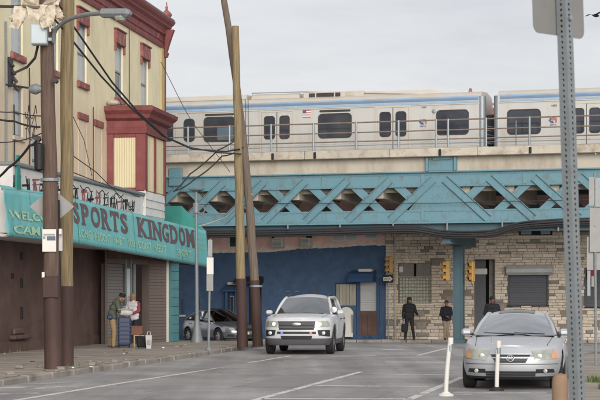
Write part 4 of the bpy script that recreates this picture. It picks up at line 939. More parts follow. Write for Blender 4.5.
# fire alarm box
al = thing("alarm_box", "small red alarm box with a white plate beside the right-hand steel shutter", "alarm box", E(wx(592), YW), ER)
z = wz(592, 274); MB().box(-.16, .12, -.2, -.06, z - .22, z + .22, ch=.03).build("housing", M["amber"] if False else mat("alarm_red", (150, 44, 58), .5), al); MB().box(.0, .12, -.215, -.2, z - .55, z - .1, ch=.004).build("plate", M["white"], al); MB().box(-.1, .1, -.06, .3, z - .12, z + .12).build("bracket", M["galvd"], al)

# blue painted brick house
bh = thing("blue_building", "blue painted brick shop building with a flaking pink brick upper storey", "building", E(0, YW), ER)
XL = wx(100); zt = lambda x: lerp_tab(x, [(XL, wz(180, 254.5)), (wx(270), wz(270, 252)), (wx(300), wz(300, 249)), (XS, wz(385, 245.3))])
bop = [(wx(334.5), wx(356), wz(345, 306.5), wz(345, 283.5)), (wx(359), wx(376), -.6, wz(367, 282)), (wx(246.5), wx(261), -.6, wz(253, 283)), (wx(228.5), wx(233.5), wz(231, 313), wz(231, 296)), (wx(195.5), wx(199.5), wz(197, 313), wz(197, 297)), (wx(180), wx(184), wz(182, 315), wz(182, 299))]
YB = .08
mb = MB().holed(XL, XS - .01, -.8, wz(280, 256.5), bop, .3, lambda u, v, d: (u, YB + d, v))
bw = mb.build("wall", M["bluewall"], bh)
r = random.Random(9); n = 160; mb = MB(); zbse = wz(280, 256.5); vs = []
for i in range(n + 1):
    x = XL + (XS - .01 - XL) * i / n; vs += [(x, YB - .004, zbse), (x, YB - .004, zt(x) + r.uniform(-.015, .015) + .03 * (noise.noise(Vector((x * .6, 0, 0))) > .1))]
mb.add(vs, [(2 * i, 2 * i + 2, 2 * i + 3, 2 * i + 1) for i in range(n)]); mb.build("paint_edge", M["bluewall"], bw)
vs = []; mb = MB()
for i in range(n + 1):
    x = XL + (XS - .01 - XL) * i / n; vs += [(x, YB + .012, zt(x) - .2), (x, YB + .012, zt(x) + .14 + r.uniform(-.04, .06))]
mb.add(vs, [(2 * i, 2 * i + 2, 2 * i + 3, 2 * i + 1) for i in range(n)]); mb.build("plaster_edge", M["plaster"], bw)
uw = [(wx(227), wx(236.5), wz(231, 248.5), wz(231, 233)), (wx(268.5), wx(275.5), wz(270, 247.5), wz(270, 234)), (wx(303), wx(313), wz(305, 245), wz(305, 232)), (wx(330.5), wx(358), wz(345, 241.5), wz(345, 231)), (wx(363.5), wx(377.5), wz(370, 239.5), wz(370, 231))]
up = MB().holed(XL, XS - .01, zbse - .4, 8.6, uw, .2, lambda u, v, d: (u, YB + .03 + d, v))
up.add([(XL, YB, -.8), (XL, 9, -.8), (XL, 9, 8.6), (XL, YB, 8.6)], [(0, 1, 2, 3)]); up.add([(XL, 9, -.8), (XS, 9, -.8), (XS, 9, 8.6), (XL, 9, 8.6)], [(0, 1, 2, 3)]); up.add([(XL, YB, 8.6), (XS, YB, 8.6), (XS, 9, 8.6), (XL, 9, 8.6)], [(0, 1, 2, 3)])
ub = up.build("upper_wall", M["pinkbrick"], bh)
bkm = MB().box(.006, .234, -.0, .03, .005, .075).mesh("brick", M["pinkbrick"]); cnt = 0; rows = MB()
for j in range(14):
    x = wx(182) + (.12 if j % 2 else 0); z = wz(280, 252) + j * .08 - .05
    while x < XS - .3:
        if z > zt(x) + .1 and not any(h[0] - .03 < x + .24 and x < h[1] + .03 and h[2] - .08 < z < h[3] + .02 for h in uw): rows.box(x + .006, x + .234, YB + .006, YB + .03, z + .005, z + .075)
        x += .24
rows.build("bricks", M["pinkbrick"], ub, kind="stuff")
for i, (a, b, c, d) in enumerate(uw):
    f = MB(); t = .09; f.box(a, a + t, YB + .06, YB + .14, c, d); f.box(b - t, b, YB + .06, YB + .14, c, d); f.box(a + t, b - t, YB + .062, YB + .138, c, c + t); f.box(a + t, b - t, YB + .062, YB + .138, d - t, d)
    if i == 3: f.box((a + b) / 2 - .04, (a + b) / 2 + .04, YB + .062, YB + .138, c + t, d - t)
    fo = f.build("window", M["white"], bh); MB().box(a + t, b - t, YB + .1, YB + .12, c + t, d - t).build("pane", M["blind"] if i >= 3 else M["winglass"], fo)
def aircon(px, py, w_, label):
    a = thing("air_conditioner", label, "air conditioner", E(wx(px), YW), ER, group="window air conditioners")
    z = wz(px, py); MB().box(-w_, w_, -.42, .2, z - .2, z + .2, ch=.025).build("case", M["white"], a)
    for k in range(6): MB().box(-w_ + .05, w_ - .05, -.432, -.42, z - .16 + k * .055, z - .13 + k * .055).build("louvre", M["galvd"], a)
aircon(279.5, 243, .26, "white window air conditioner in the pink brick, just right of the dark leaning pole"); aircon(307.5, 242.5, .22, "white window air conditioner in the pink brick above the patrol car")
# windows, doors, awnings of the blue wall
a, b, c, d = bop[0]; w_ = MB(); 
bo_ = MB().box(a, b, YB + .1, YB + .16, c, d).build("boarded_window", M["bluetrim"], bh)
for i in range(6): MB().box(a + .03 + i * (b - a - .06) / 6 + .006, a + .03 + (i + 1) * (b - a - .06) / 6 - .006, YB + .07, YB + .1, c + .04, d - .03, ch=.008).build("board", mat("pale_board_%d" % i, (156 + 4 * (i % 3), 154 + 3 * (i % 2), 142), .8, var=.1, dirt=(112, 112, 104), damt=.6, stretch=(3, 1, .4)), bo_)
MB().box(a - .06, b + .06, YB - .03, YB + .1, d, d + .07, ch=.01).build("frame", M["bluetrim"], bo_)
a, b, c, d = bop[1]; dr = MB().box(a, b, YB + .16, YB + .25, c, d).build("shop_door", M["shutterl"], bh); slats(dr, a + .03, b - .03, YB + .14, wz(367, 312), d, .085, "shutterl")
mb = MB().box(a - .04, b + .05, YB - .02, YB + .12, -.5, wz(367, 311), ch=.02); mb.build("door_guard", M["brown"], dr); [MB().box(a + .1 + k * .28, a + .32 + k * .28, YB - .05, YB - .02, -.28, wz(367, 314), ch=.02).build("guard_panel", M["brown"], dr) for k in range(2)]
for px in (357.5, 378): MB().box(wx(px) - .05, wx(px) + .05, YB - .06, YB, -.5, 2.55, ch=.01).build("door_post", M["bluetrim"], dr)
x0, x1 = wx(351.5), wx(376); z0 = wz(365, 281.5)
cn = MB().prism([(x0, YB, z0), (x0, YB - .75, z0 - .02), (x0, YB - .8, z0 + .12), (x0, YB - .6, z0 + .34), (x0, YB, z0 + .5)], (x1 - x0, 0, 0)).build("canopy", M["bluetrim"], bh); MB().box(x0 + .4, x1 - .1, YB - .55, YB - .1, z0 + .42, z0 + .56, ch=.05).build("white_cap", M["white"], cn)  # blue canopy with a plain white slab along its top
a, b, c, d = bop[2]; MB().box(a, b, YB + .25, YB + .3, c, d).build("shop_door", M["black"], bh); MB().box(a, a + .1, YB - .05, YB, c, d).build("door_post", M["bluetrim"], bh)
for i, (a, b, c, d) in enumerate(bop[3:]):
    f = MB(); t = .035 if i == 0 else .05; f.box(a, a + t, YB + .02, YB + .1, c, d); f.box(b - t, b, YB + .02, YB + .1, c, d); f.box(a + t, b - t, YB + .022, YB + .098, d - t, d); f.box(a + t, b - t, YB + .022, YB + .098, c, c + t); fo = f.build("window", M["white"] if i == 0 else M["bluetrim"], bh)
    MB().box(a + t, b - t, YB + .08, YB + .12, c + t, d - t).build("pane", M["winglass"], fo); MB().box(a - .05, b + .05, YB - .06, YB + .1, c - .08, c, ch=.01).build("sill", M["plaster"], fo)
# bay porch of the blue wall with a little pent roof
x0, x1 = wx(225.5), wx(241); z0 = wz(231, 291.5)
MB().prism([(x0, YB, z0), (x0, YB - .55, z0), (x0, YB - .55, z0 + .06), (x0, YB, z0 + .34)], (x1 - x0, 0, 0)).build("pent_roof", M["bluetrim"], bh); MB().box(x0 + .15, x1, YB - .3, YB, z0 + .3, z0 + .42, ch=.03).build("pent_cap", M["plaster"], bh)
mb = MB().box(x0 + .08, x0 + .2, YB - .4, YB, -.6, z0, ch=.01); mb.box(x1 - .2, x1 - .08, YB - .4, YB, -.6, z0, ch=.01); mb.build("porch_post", M["bluetrim"], bh)
x0, x1 = wx(237), wx(263); z0 = wz(250, 283)
MB().prism([(x0, YB, z0), (x0, YB - .7, z0 - .05), (x0, YB - .7, z0 + .05), (x0, YB, z0 + .3)], (x1 - x0, 0, 0)).build("canopy", M["plasticd"], bh)
MB().box(XL, XS - .02, YB - .05, YB, -.8, gz(76) + .3, ch=.01).build("plinth", M["bluetrim"], bh)
for i in range(5): MB().box(wx(285 + 9 * i), wx(285 + 9 * i) + .22, YB - .07, YB, wz(300, 292), wz(300, 291), ch=.01).build("wall_bracket", M["galvd"], bh) if i < 2 else None
rb = thing("round_topped_board", "white round-topped board leaning against the blue wall behind the patrol car", "board", E(wx(347), YW - .3), ER)
pts = [(-.34, 0), (.34, 0)] + [(.34 * math.cos(t * math.pi / 10), 1.0 + .34 * math.sin(t * math.pi / 10)) for t in range(11)]
MB().prism([(x, .0 + z * .12, z - .1) for x, z in pts], (0, .04, 0)).build("face", M["white"], rb); [MB().box(q, q + .06, .02, .1, -.12, .9).build("strut", M["galvd"], rb) for q in (-.34, .28)]
# houses further along the avenue, out of frame or mostly hidden
nb = thing("terraced_house", "plain brick terraced house beyond the blue building, mostly hidden by the shop", "house", E(XL - 6.2, YW), ER)
mb = MB().holed(0, 6.0, -1, 7.5, [(1, 2.2, 1, 3), (3.6, 4.8, 1, 3)], .2, lambda u, v, d: (u, .1 + d, v)); mb.add([(0, .1, 7.5), (6, .1, 7.5), (6, 9, 7.5), (0, 9, 7.5)], [(0, 1, 2, 3)]); mb.add([(0, .1, -1), (0, 9, -1), (0, 9, 7.5), (0, .1, 7.5)], [(0, 1, 2, 3)]); mb.build("wall", M["pinkbrick"], nb)
MB().box(-.1, 6.1, -.15, .1, 7.4, 7.7, ch=.03).build("cornice", M["concretel"], nb)
for a in (1, 3.6): f = MB().box(a, a + 1.2, .2, .28, 1, 3).build("window", M["white"], nb); MB().box(a + .08, a + 1.12, .19, .2, 1.08, 2.92).build("pane", M["winglass"], f)
# ------------------------------------------------------------------ utility poles
def upole(label, base, top, r0, r1, m, split, group="timber utility poles", cut=False, bend=None):
    b, t = Vector(base), Vector(top); root = thing("utility_pole", label, "utility pole", b, group=group); d = t - b
    n = 14; rr = random.Random(len(label)); pts = [d * (i / n) + Vector((rr.uniform(-.012, .012), rr.uniform(-.012, .012), 0)) * (1 if 0 < i < n else 0) for i in range(n + 1)]
    if bend: pts = [p + Vector((bend * math.sin(math.pi * min(1, i / n)) , 0, 0)) for i, p in enumerate(pts)]
    MB().tube(pts, [r0 + (r1 - r0) * i / n for i in range(n + 1)], 14).build("shaft", M[m], root, smooth=True)
    if split:
        k = split / d.z; q = [d * (k * i / 6) + Vector(((bend or 0) * math.sin(math.pi * k * i / 6), -.004, -.02 if i == 0 else 0)) for i in range(7)]; MB().tube(q, [(r0 + (r1 - r0) * k * i / 6) + .012 for i in range(7)], 14).build("painted_base", M["polebrown"], root, smooth=True)
    return root, lambda z: b + d * ((z - b.z) / d.z)
def px3(px, py, D): return Vector(((px - 300) / F * D, D, zat(py, D)))
DA = G(53, 369, HP).y; DB = G(66, 366, HP).y; DC = G(246, 346.5, HP).y
pA, fA = upole("thick dark brown timber pole with street lamp and torn plastic wrapped round it", px3(53.5, 369, DA), px3(45.5, -45, DA), .180, .135, "woodp", 1.95)
pB, fB = upole("tan timber pole just behind the thick brown one, its foot painted brown", px3(66.5, 366, DB), px3(67.6, -60, DB), .148, .142, "woodt", 1.75)
pC, fC = upole("tan timber pole with sawn flat top beside the leaning grey pole", px3(242.6, 346.5, DC), px3(235.4, 26, DC), .158, .108, "woodt", 2.1)
pD, fD = upole("grey timber pole leaning far to the side and crossing behind the tan pole", px3(257.8, 346, DC + .5), px3(220.5, -24, DC + .5), .155, .095, "woodg", 2.05, bend=.19)
for (rt, f, zs) in ((pA, fA, (4.1,)), (pD, fD, (2.0,))):
    for z in zs: p = f(z) - rt.location + Vector((.13 if rt is pD else 0, 0, 0)); MB().tube([p + Vector((0, 0, -.03)), p + Vector((0, 0, .03))], .2, 14).build("band", M["galvd"], rt)
MB().box(-.17, .17, -.21, -.17, zat(298, DA) , zat(277, DA), ch=.02).build("junction_box", M["polebrown"], pA).location = (fA(2.1).x - pA.location.x + .0, 0, -HP)
mb = MB().tube([px3(60, 290, DA) - pA.location, px3(59.5, 262, DA) - pA.location, px3(58.5, 200, DA) - pA.location], .03, 6); mb.build("conduit", M["black"], pA)
for px, py in ((44.5, 275), (61.5, 232)): p = px3(px, py, DA) - pA.location; MB().box(p.x - .03, p.x + .03, -.2, -.1, p.z - .06, p.z + .06, ch=.01).build("tag", M["white"], pA)
# meter box, wrapped plastic, brackets and insulators near the top of the brown pole
p = px3(41.5, 37.5, DA) - pA.location
bx = MB().box(p.x - .17, p.x + .17, -.42, -.16, p.z - .2, p.z + .22, ch=.02).build("meter_box", M["boxpaint"], pA); MB().box(p.x - .15, p.x + .15, -.435, -.42, p.z - .18, p.z + .2, ch=.01).build("lid", M["boxpaint"], bx)
MB().box(p.x + .17, p.x + .26, -.3, -.2, p.z - .12, p.z - .04, ch=.01).build("clamp", M["galv"], bx)
r = random.Random(21); c = px3(40, 11, DA) - pA.location
for k in range(7):                                               # torn sheets tied round the pole
    a0 = -1.7 + 3.4 * k / 6; mb = MB(); nu_, nv_ = 8, 12; ln = r.uniform(.32, .58) if k % 3 else .3; wd = r.uniform(.14, .22); upw = 1 if k in (2, 5) else 0
    ax = c.x + .28 * math.sin(a0); ay = -.26 - .14 * math.cos(a0); fl = math.sin(a0) * .22; vs = []
    for i in range(nv_ + 1):
        for j in range(nu_ + 1):
            t, s_ = i / nv_, j / nu_ * 2 - 1; nn = Vector((s_ * 2.2 + k * 7, t * 3.5, k)); q = noise.noise_vector(nn * .8) * .06 + noise.noise_vector(nn * 2.6) * .03
            vs.append((ax + fl * t + s_ * wd * (1.15 - .6 * t + .5 * (t > .8) * noise.noise(nn * 4)) + q.x, ay - .14 * t + q.y, c.z + .06 + (ln * .7 * t if upw else -ln * t) + q.z * t * 2))
    mb.add(vs, [(i * (nu_ + 1) + j, i * (nu_ + 1) + j + 1, (i + 1) * (nu_ + 1) + j + 1, (i + 1) * (nu_ + 1) + j) for i in range(nv_) for j in range(nu_)]); mb.build("torn_plastic", M["plasticbag"], pA, smooth="all")
MB().tube([(c.x - .3, -.36, c.z + .05), (c.x, -.46, c.z + .0), (c.x + .3, -.32, c.z + .1), (c.x + .45, -.1, c.z + .16)], .03, 6).build("tie", M["rust"], pA)
for py in (82, 140, 148, 160): p = px3(57 if py == 82 else 40, py, DA) - pA.location; MB().tube([p + Vector((0, -.1, 0)), p + Vector((0, -.3, 0))], .05, 8).build("insulator", M["cable"], pA)
p = px3(42, 158, DA) - pA.location; MB().lathe([(.02, -.3), (.10, -.26), (.11, .26), (.03, .3)], 10, Matrix.Translation((p.x - .02, -.27, p.z))).build("splice_case", M["black"], pA, smooth=True)
# street lamp on a curved arm
lm = thing("street_lamp", "grey cobra-head street lamp on a curved arm from the thick brown pole", "street lamp", px3(53, 40, DA))
def arc(pts, n=6):
    out = []
    for i in range(len(pts) - 1):
        for k in range(n):
            t = k / n; p0, p1, p2, p3 = pts[max(i - 1, 0)], pts[i], pts[i + 1], pts[min(i + 2, len(pts) - 1)]
            out.append(.5 * ((2 * p1) + (p2 - p0) * t + (2 * p0 - 5 * p1 + 4 * p2 - p3) * t * t + (3 * p1 - p0 - 3 * p2 + p3) * t ** 3))
    return out + [pts[-1]]
ap = [px3(*q) - lm.location for q in ((53, 42, DA - .2), (55, 31, DA - .3), (62, 23.5, DA - .5), (72, 18, DA - .9), (86, 14.6, DA - 1.4), (102, 13, DA - 1.9))]
MB().tube(arc(ap), .045, 8).build("arm", M["galv"], lm, smooth=True)
hp = ap[-1]; hx = Matrix.Translation(hp) @ Matrix.Rotation(-.32, 4, "Z") @ Matrix.Rotation(.05, 4, "Y")
MB().box(-.04, .62, -.13, .13, -.09, .08, M=hx, ch=.06).build("head", M["galvd"], lm); MB().lathe([(.02, -.17), (.09, -.15), (.12, -.09), (.12, -.07)], 12, hx @ Matrix.Translation((.4, 0, 0))).build("lens", M["lamp"], lm, smooth=True)
# side arm with a bulb-shaped fitting
sb_ = thing("service_bracket", "thin dark bracket bar with a pear-shaped fitting reaching the brown pole", "bracket", px3(6, 84.5, DA + .4))
q1_ = px3(36, 89, DA) - sb_.location; MB().tube([(0, 0, 0), q1_ * .6, q1_], .022, 6).build("bar", M["cable"], sb_); MB().lathe([(.02, -.16), (.09, -.1), (.12, 0), (.05, .14), (.02, .2)], 10, Matrix.Translation(q1_) @ Matrix.Rotation(math.pi / 2, 4, "Y")).build("fitting", M["galvd"], sb_, smooth=True)
# diamond sign seen from the back, small notice on the brown pole
ds = thing("warning_sign", "back of a grey diamond road sign fixed behind the thick brown pole", "road sign", px3(51.8, 206.5, DA + .21))
hw = 22.5 / F * DA; MB().prism([(-hw, 0, 0), (0, 0, -hw * .86), (hw, 0, 0), (0, 0, hw * .86)], (0, .004, 0)).build("plate", M["signback"], ds); MB().box(-.04, .04, -.03, -.001, -.3, .3).build("rail", M["galvd"], ds)
ns = thing("parking_notice", "small white notice with a dark printed block on the thick brown pole", "notice", px3(49.3, 240.5, DA - .2))
MB().box(-.145, .145, -.01, 0, -.235, .235, ch=.004).build("plate", M["white"], ns); MB().box(-.12, .12, -.0125, -.0102, .1, .14).build("print", M["galvd"], ns); MB().box(-.05, .13, -.0125, -.0102, .0, .09).build("print", mat("print_block", (84, 94, 106), .6), ns); MB().box(-.13, -.08, -.0125, -.0102, .03, .09).build("print", M["galvd"], ns)
nb2 = thing("narrow_notice", "narrow pale strip plate on the tan pole beside the white notice", "notice", px3(60.6, 240, DA - .05)); MB().box(-.04, .04, -.01, 0, -.23, .22, ch=.004).build("plate", M["bagw"], nb2); MB().box(-.01, .01, 0, .1, -.1, .1).build("clip", M["galvd"], nb2)

# overhead cables
def wire(label, pts, r, sag=0.0, n=14, m="cable"):
    P_ = [px3(*p) for p in pts]; out = []
    for i in range(len(P_) - 1):
        for k in range(n): t = k / n; q = P_[i].lerp(P_[i + 1], t); q.z -= sag * 4 * t * (1 - t); out.append(q)
    o = MB().tube(out + [P_[-1]], r, 6).build("cable", M[m], None, smooth=True); o["label"] = label; o["category"] = "cable"; o["group"] = "overhead cables"; return o
wire("upper thick black cable from the brown pole across the red bay to the tan pole", [(50, -8, DA), (72, 24, DA + 3), (112, 82, DA + 7), (138, 112, DA + 9.5), (166, 137, DA + 12), (190, 147.5, DA + 14), (218, 152.5, DA + 16), (241, 154, DC - .2)], .024, 0)
wire("lower thick black cable from the brown pole past the red bay corner", [(52, 16, DA), (72, 40, DA + 3), (101, 76, DA + 7), (129, 106, DA + 9.5), (163, 136, DA + 12), (192, 149, DA + 14), (226, 151.5, DA + 17), (240, 149, DC - .2)], .024, 0)
wire("black cable slanting down from the tan pole to the shop roof corner, upper of two", [(241, 136, DC), (218, 150, DC), (190, 174, DC), (173, 192, DC)], .022, .04)
wire("black cable slanting down from the tan pole to the shop roof corner, lower of two", [(244, 147, DC), (222, 156, DC), (196, 178, DC), (174, 191, DC)], .022, .06)
wire("thin cable crossing the sky beside the cornice finial down to the metro car", [(161, 62, 62), (182, 104, 62), (192, 122, 62), (230, 172, 62)], .012, 0)
wire("pale grey guy wire rising from the turquoise awning to the leaning pole", [(199, 226, 55), (228, 216, 54.5), (252, 194, DC + .4)], .018, .03, m="bagw")
wire("thick black drop cable looping from the meter box to the stucco wall", [(38, 45, DA), (35, 58, DA), (27, 67, DA + 1), (14, 73, DA + 8)], .03, 0)
wire("long black cable from the photo edge up to the splice case on the brown pole", [(-12, 183, DA + 2), (8, 168, DA + 1), (30, 145, DA + .3), (38, 138, DA - .2)], .03, .05)
wire("black cable from the left edge to the brown pole at second-floor height", [(-12, 116, DA + 1), (14, 121, DA + .6), (40, 127, DA)], .022, .03)
wire("thin cable just above the thick one reaching the brown pole from the left edge", [(-12, 110, DA + 1), (14, 112, DA + .6), (42, 116, DA)], .012, .02)
wire("thin cable crossing the tan wall low beside the brown pole", [(-12, 142, DA + 3), (18, 141, DA + 2), (42, 133, DA)], .012, .02)
wire("black cable leaving the photo top left across the brown pole top", [(-10, 5, DA), (20, 6, DA), (44, 8, DA - .2)], .03, .02)
wire("cable running along the graffiti band from the tan pole to the bay", [(72, 172, DB + .2), (90, 179, 46), (120, 190, 53), (140, 197, 56)], .014, .0)
wire("second cable along the graffiti band, dipping towards the bay siding", [(72, 155, DB + .2), (96, 172, 44), (124, 200, 53), (134, 212, 55)], .012, .0)
wire("thin drop wire hanging down the tan wall behind the poles", [(70, 110, DB + .2), (84, 140, 45), (92, 176, 50)], .009, .0)
wire("thin wire crossing behind the lamp arm up to the tan pole", [(55, 3, DA + .2), (64, 16, DB - .1), (74, 30, DB + .4)], .012, .0)
r = random.Random(4)
for k in range(3):                                               # slack coils beside the pole
    p = [px3(26 + 10 * t / 8 + r.uniform(-1.5, 1.5), 112 + k * 11 + 7 * math.sin(t * 1.6 + k) , DA + .15) for t in range(9)]
    o = MB().tube(arc(p, 4), .009, 5).build("slack_wire", M["cable"], None, smooth=True); o["label"] = ["thin wire coiled highest on the wall side of the brown pole", "thin wire coiled in the middle on the wall side of the brown pole", "thin wire coiled lowest on the wall side of the brown pole"][k]; o["category"] = "cable"; o["group"] = "overhead cables"
wc = thing("wall_connector", "black cable connector with stubs on the stucco wall beside the left window", "connector", px3(10, 71, onL(10, BL)[1] - .25), -TH)
for k in range(4): MB().tube([(0, -.1 + .12 * k, .28 - .2 * k), (.14, -.14 + .16 * k, .1 - .2 * k)], .05, 7).build("stub", M["cable"], wc)
MB().box(-.16, .06, -.14, .14, -.42, .38, ch=.04).build("block", M["cable"], wc)

# ------------------------------------------------------------------ street furniture
ls = G(197, 342.5, HP + gz(56)); lp2 = thing("lamp_column", "slim grey steel lamp column with flared foot at the pavement corner", "lamp column", (ls.x, ls.y, HP))
D = ls.y; hz = zat(191, D) - HP
MB().lathe([(.21, 0), (.21, .05), (.16, .25), (.09, .7), (.07, .9)], 12).build("flared_base", M["galvd"], lp2, smooth=True); MB().tube([(0, 0, .85), (-.03, 0, hz)], [.065, .05], 10).build("shaft", M["galvd"], lp2, smooth=True)
MB().lathe([(.10, 0), (.26, .05), (.28, .09), (.0, .12)], 12, Matrix.Translation((-.03, 0, hz - .02))).build("cap", M["galvd"], lp2, smooth=True)
pts = [(.14 + .13 * math.cos(a), -.02, hz - .62 + .13 * math.sin(a)) for a in [k * math.pi / 7 for k in range(15)]]; MB().tube(pts, .02, 6).build("cable_ring", M["galvd"], lp2); MB().tube([(-.03, 0, hz - .75), (-.03, 0, hz - .4)], .11, 10).build("collar", M["galvd"], lp2)
sp = G(208.5, 350, HP); ss = thing("stop_post", "slim grey post with one white and one grey plate beside the dark parked car", "sign post", (sp.x, sp.y, HP)); D = sp.y; hh = zat(239, D) - HP
MB().tube([(0, 0, -.05), (.05, 0, hh)], .035, 8).build("post", M["galvd"], ss)
def plate(par, px0, px1, py0, py1, D, m, nm="plate", y=-.05, rz=.0):
    a, b = px3(px0, py1, D) - par.location, px3(px1, py0, D) - par.location; MB().box(a.x, b.x, y - .006, y, a.z, b.z, ch=.003).build(nm, M[m], par)
plate(ss, 206.8, 213.6, 257.5, 274.5, D, "white"); plate(ss, 206.6, 213.4, 274.9, 291, D, "signback"); plate(ss, 208, 212.4, 240, 257, D, "galvd", y=-.04)
b0_ = G(209, 349, HP); MB().lathe([(.09, 0), (.09, .03), (.04, .1)], 8).build("foot", M["galvd"], ss)

# perforated square post with the back of a sign, close to the camera
tp = thing("perforated_post", "close square steel post full of holes, carrying a sign seen from behind", "sign post", (1.342, 8.0, 0), rot=(Matrix.Rotation(math.radians(-1.9), 3, "Y") @ Matrix.Rotation(math.radians(45), 3, "Z")).to_euler())
W5, PT = .0265, .0254; mb = MB(); n8 = 8
def face(M4, n):
    for i in range(n):
        z0 = -.05 + i * PT; o = [(-W5, z0), (0, z0), (W5, z0), (W5, z0 + PT / 2), (W5, z0 + PT), (0, z0 + PT), (-W5, z0 + PT), (-W5, z0 + PT / 2)]
        ang = [225, 270, 315, 0, 45, 90, 135, 180]; hl = [(.0072 * math.cos(math.radians(a)), z0 + PT / 2 + .0072 * math.sin(math.radians(a))) for a in ang]
        vs = [M4 @ Vector((x, -W5, z)) for x, z in o] + [M4 @ Vector((x, -W5, z)) for x, z in hl] + [M4 @ Vector((x, -W5 + .0026, z)) for x, z in hl]
        mb.add(vs, [(k, (k + 1) % 8, 8 + (k + 1) % 8, 8 + k) for k in range(8)] + [(8 + k, 8 + (k + 1) % 8, 16 + (k + 1) % 8, 16 + k) for k in range(8)])
for k in range(4): face(Matrix.Rotation(k * math.pi / 2, 4, "Z"), 134)
mb.build("post", M["galvd"], tp)
zb_ = zat(34.5, 8.0); pl_ = rrect(-.20, .20, zb_, zb_ + .6, .04)
sg = MB().prism([(x, W5 + .006, z) for x, z in pl_], (0, .003, 0)).build("sign_back", M["signback"], tp)
for z in (zb_ + .075, zb_ + .4): MB().lathe([(.012, 0), (.012, .012), (.0, .014)], 6, Matrix.Translation((0, -W5, z)) @ Matrix.Rotation(math.pi / 2, 4, "X")).build("bolt", M["chrome"], tp)
bo2 = G(560, 430, 0); bl_ = thing("bollard", "stubby tan wooden bollard at the kerb beside the perforated post", "bollard", (1.835, 12.0, .0))
MB().lathe([(.058, -.02), (.058, .02), (.057, 1.0), (.052, 1.045), (.04, 1.062), (.0, 1.066)], 20).build("shaft", M["bollard"], bl_, smooth=True)
pb_ = MB().lathe([(.05, -.02), (.05, 1.04), (.0, 1.05)], 14).build("bollard", M["bollard"]); pb_.location = (1.93, 12.6, 0); pb_["label"] = "second tan bollard, half hidden behind the front one"; pb_["category"] = "bollard"
# flexible delineators
def delin(px, py, top, lean, label, dark):
    g_ = G(px, py); t = thing("delineator", label, "delineator", (g_.x, g_.y, 0), group="flexible white lane delineators"); D = g_.y; h = zat(top, D); n = 8
    pts = [(lean * (i / n) ** 1.6, 0, .05 + (h - .05) * i / n) for i in range(n + 1)]; MB().tube(pts, [.038 - .002 * i / n for i in range(n + 1)], 12).build("tube", M["white"], t, smooth=True)
    MB().lathe([(.13, 0), (.13, .02), (.07, .05), (.055, .07)], 14).build("foot", M["plasticd" if dark else "white"], t, smooth=True); a = Vector(pts[-1]); MB().tube([a - Vector((0, 0, .22)), a - Vector((0, 0, .12))], .043, 12).build("sleeve", M["galv"], t); MB().tube([a - Vector((0, 0, .1)), a + Vector((0, 0, .004))], .045, 12).build("cap", M["white"], t)
delin(496.8, 391, 341, .03, "white plastic delineator standing in front of the silver car's grille", True); delin(446, 396, 338, .075, "white plastic delineator leaning beside the silver car's front wheel", False)
# signs at the right edge
rs_ = G(596, 365, HP); rsn = thing("sign_cluster", "backs of stacked grey road signs on a pole at the right edge", "road sign", (rs_.x, rs_.y, HP)); D = rs_.y
MB().tube([(0, 0, -.1), (-.03, 0, zat(172, D) - HP)], .03, 8).build("post", M["galvd"], rsn)
plate(rsn, 588.6, 594.2, 177, 206, D, "signback", y=-.03); plate(rsn, 594.8, 603, 178, 207, D, "galvd", y=-.05); plate(rsn, 589.5, 604, 208, 252, D, "signback", y=-.03); plate(rsn, 587.2, 604, 237, 270, D, "signback", y=.04); plate(rsn, 587.8, 591, 262, 296, D, "galvd", y=.08)
for z in (3.1, 3.6, 4.1, 4.7): MB().tube([(-.02, -.06, z), (-.02, .06, z)], .02, 6).build("bolt", M["galvd"], rsn)
# traffic signals
def tsig(px, py0, py1, yE, face_rz, label, arm_to):
    x = ex(px, yE); zc = ez(px, (py0 + py1) / 2, yE); t = thing("traffic_signal", label, "traffic signal", E(x, yE, zc), face_rz, group="yellow traffic signals"); h = (ez(px, py0, yE) - ez(px, py1, yE)) / 2
    MB().box(-.13, .13, -.09, .09, -h, h, ch=.025).build("housing", M["yellow"], t)
    for k in range(3):
        z = h - h / 3 - k * 2 * h / 3; MB().lathe([(.10, 0), (.10, .01), (.07, .03), (.001, .036)], 14, Matrix.Translation((0, -.09, z)) @ Matrix.Rotation(math.pi / 2, 4, "X")).build("lens", M["lensd"], t, smooth=True)
        v = []; n = 9
        for i in range(n): a = math.radians(-25 + 230 * i / (n - 1)); v += [(.112 * math.cos(a), -.09, z + .112 * math.sin(a)), (.108 * math.cos(a), -.25, z + .108 * math.sin(a) - .02)]
        v2 = [(x_ * .93, y_, z + (z_ - z) * .93) for x_, y_, z_ in v]; m_ = 2 * n
        MB().add(v + v2, [(2 * i, 2 * i + 1, 2 * i + 3, 2 * i + 2) for i in range(n - 1)] + [(m_ + 2 * i, m_ + 2 * i + 2, m_ + 2 * i + 3, m_ + 2 * i + 1) for i in range(n - 1)] + [(2 * i + 1, m_ + 2 * i + 1, m_ + 2 * i + 3, 2 * i + 3) for i in range(n - 1)]).build("visor", M["yellow"], t)
    R_ = Matrix.Rotation(-face_rz, 3, "Z")
    for s_ in (-.8, .8): e_ = R_ @ (E(arm_to[0], arm_to[1]) - E(x, yE)); MB().tube([(0, 0, s_ * h * .9), (e_.x, e_.y, s_ * h * .9)], .022, 6).build("bracket", M["galvd"], t)
tsig(446.6, 260.5, 281, 2.3, math.radians(-62), "yellow traffic signal bracketed to the teal column on the glass block side", (xcl - .2, 2.4)); tsig(471.6, 261.5, 282, 2.2, math.radians(-48), "yellow traffic signal between the teal column and the dark doorway", (xcl + .2, 2.4))
tsig(390.6, 256, 273, YW - 1.0, math.radians(-82), "yellow traffic signal seen side on at the edge of the stone building", (wx(391), YW))
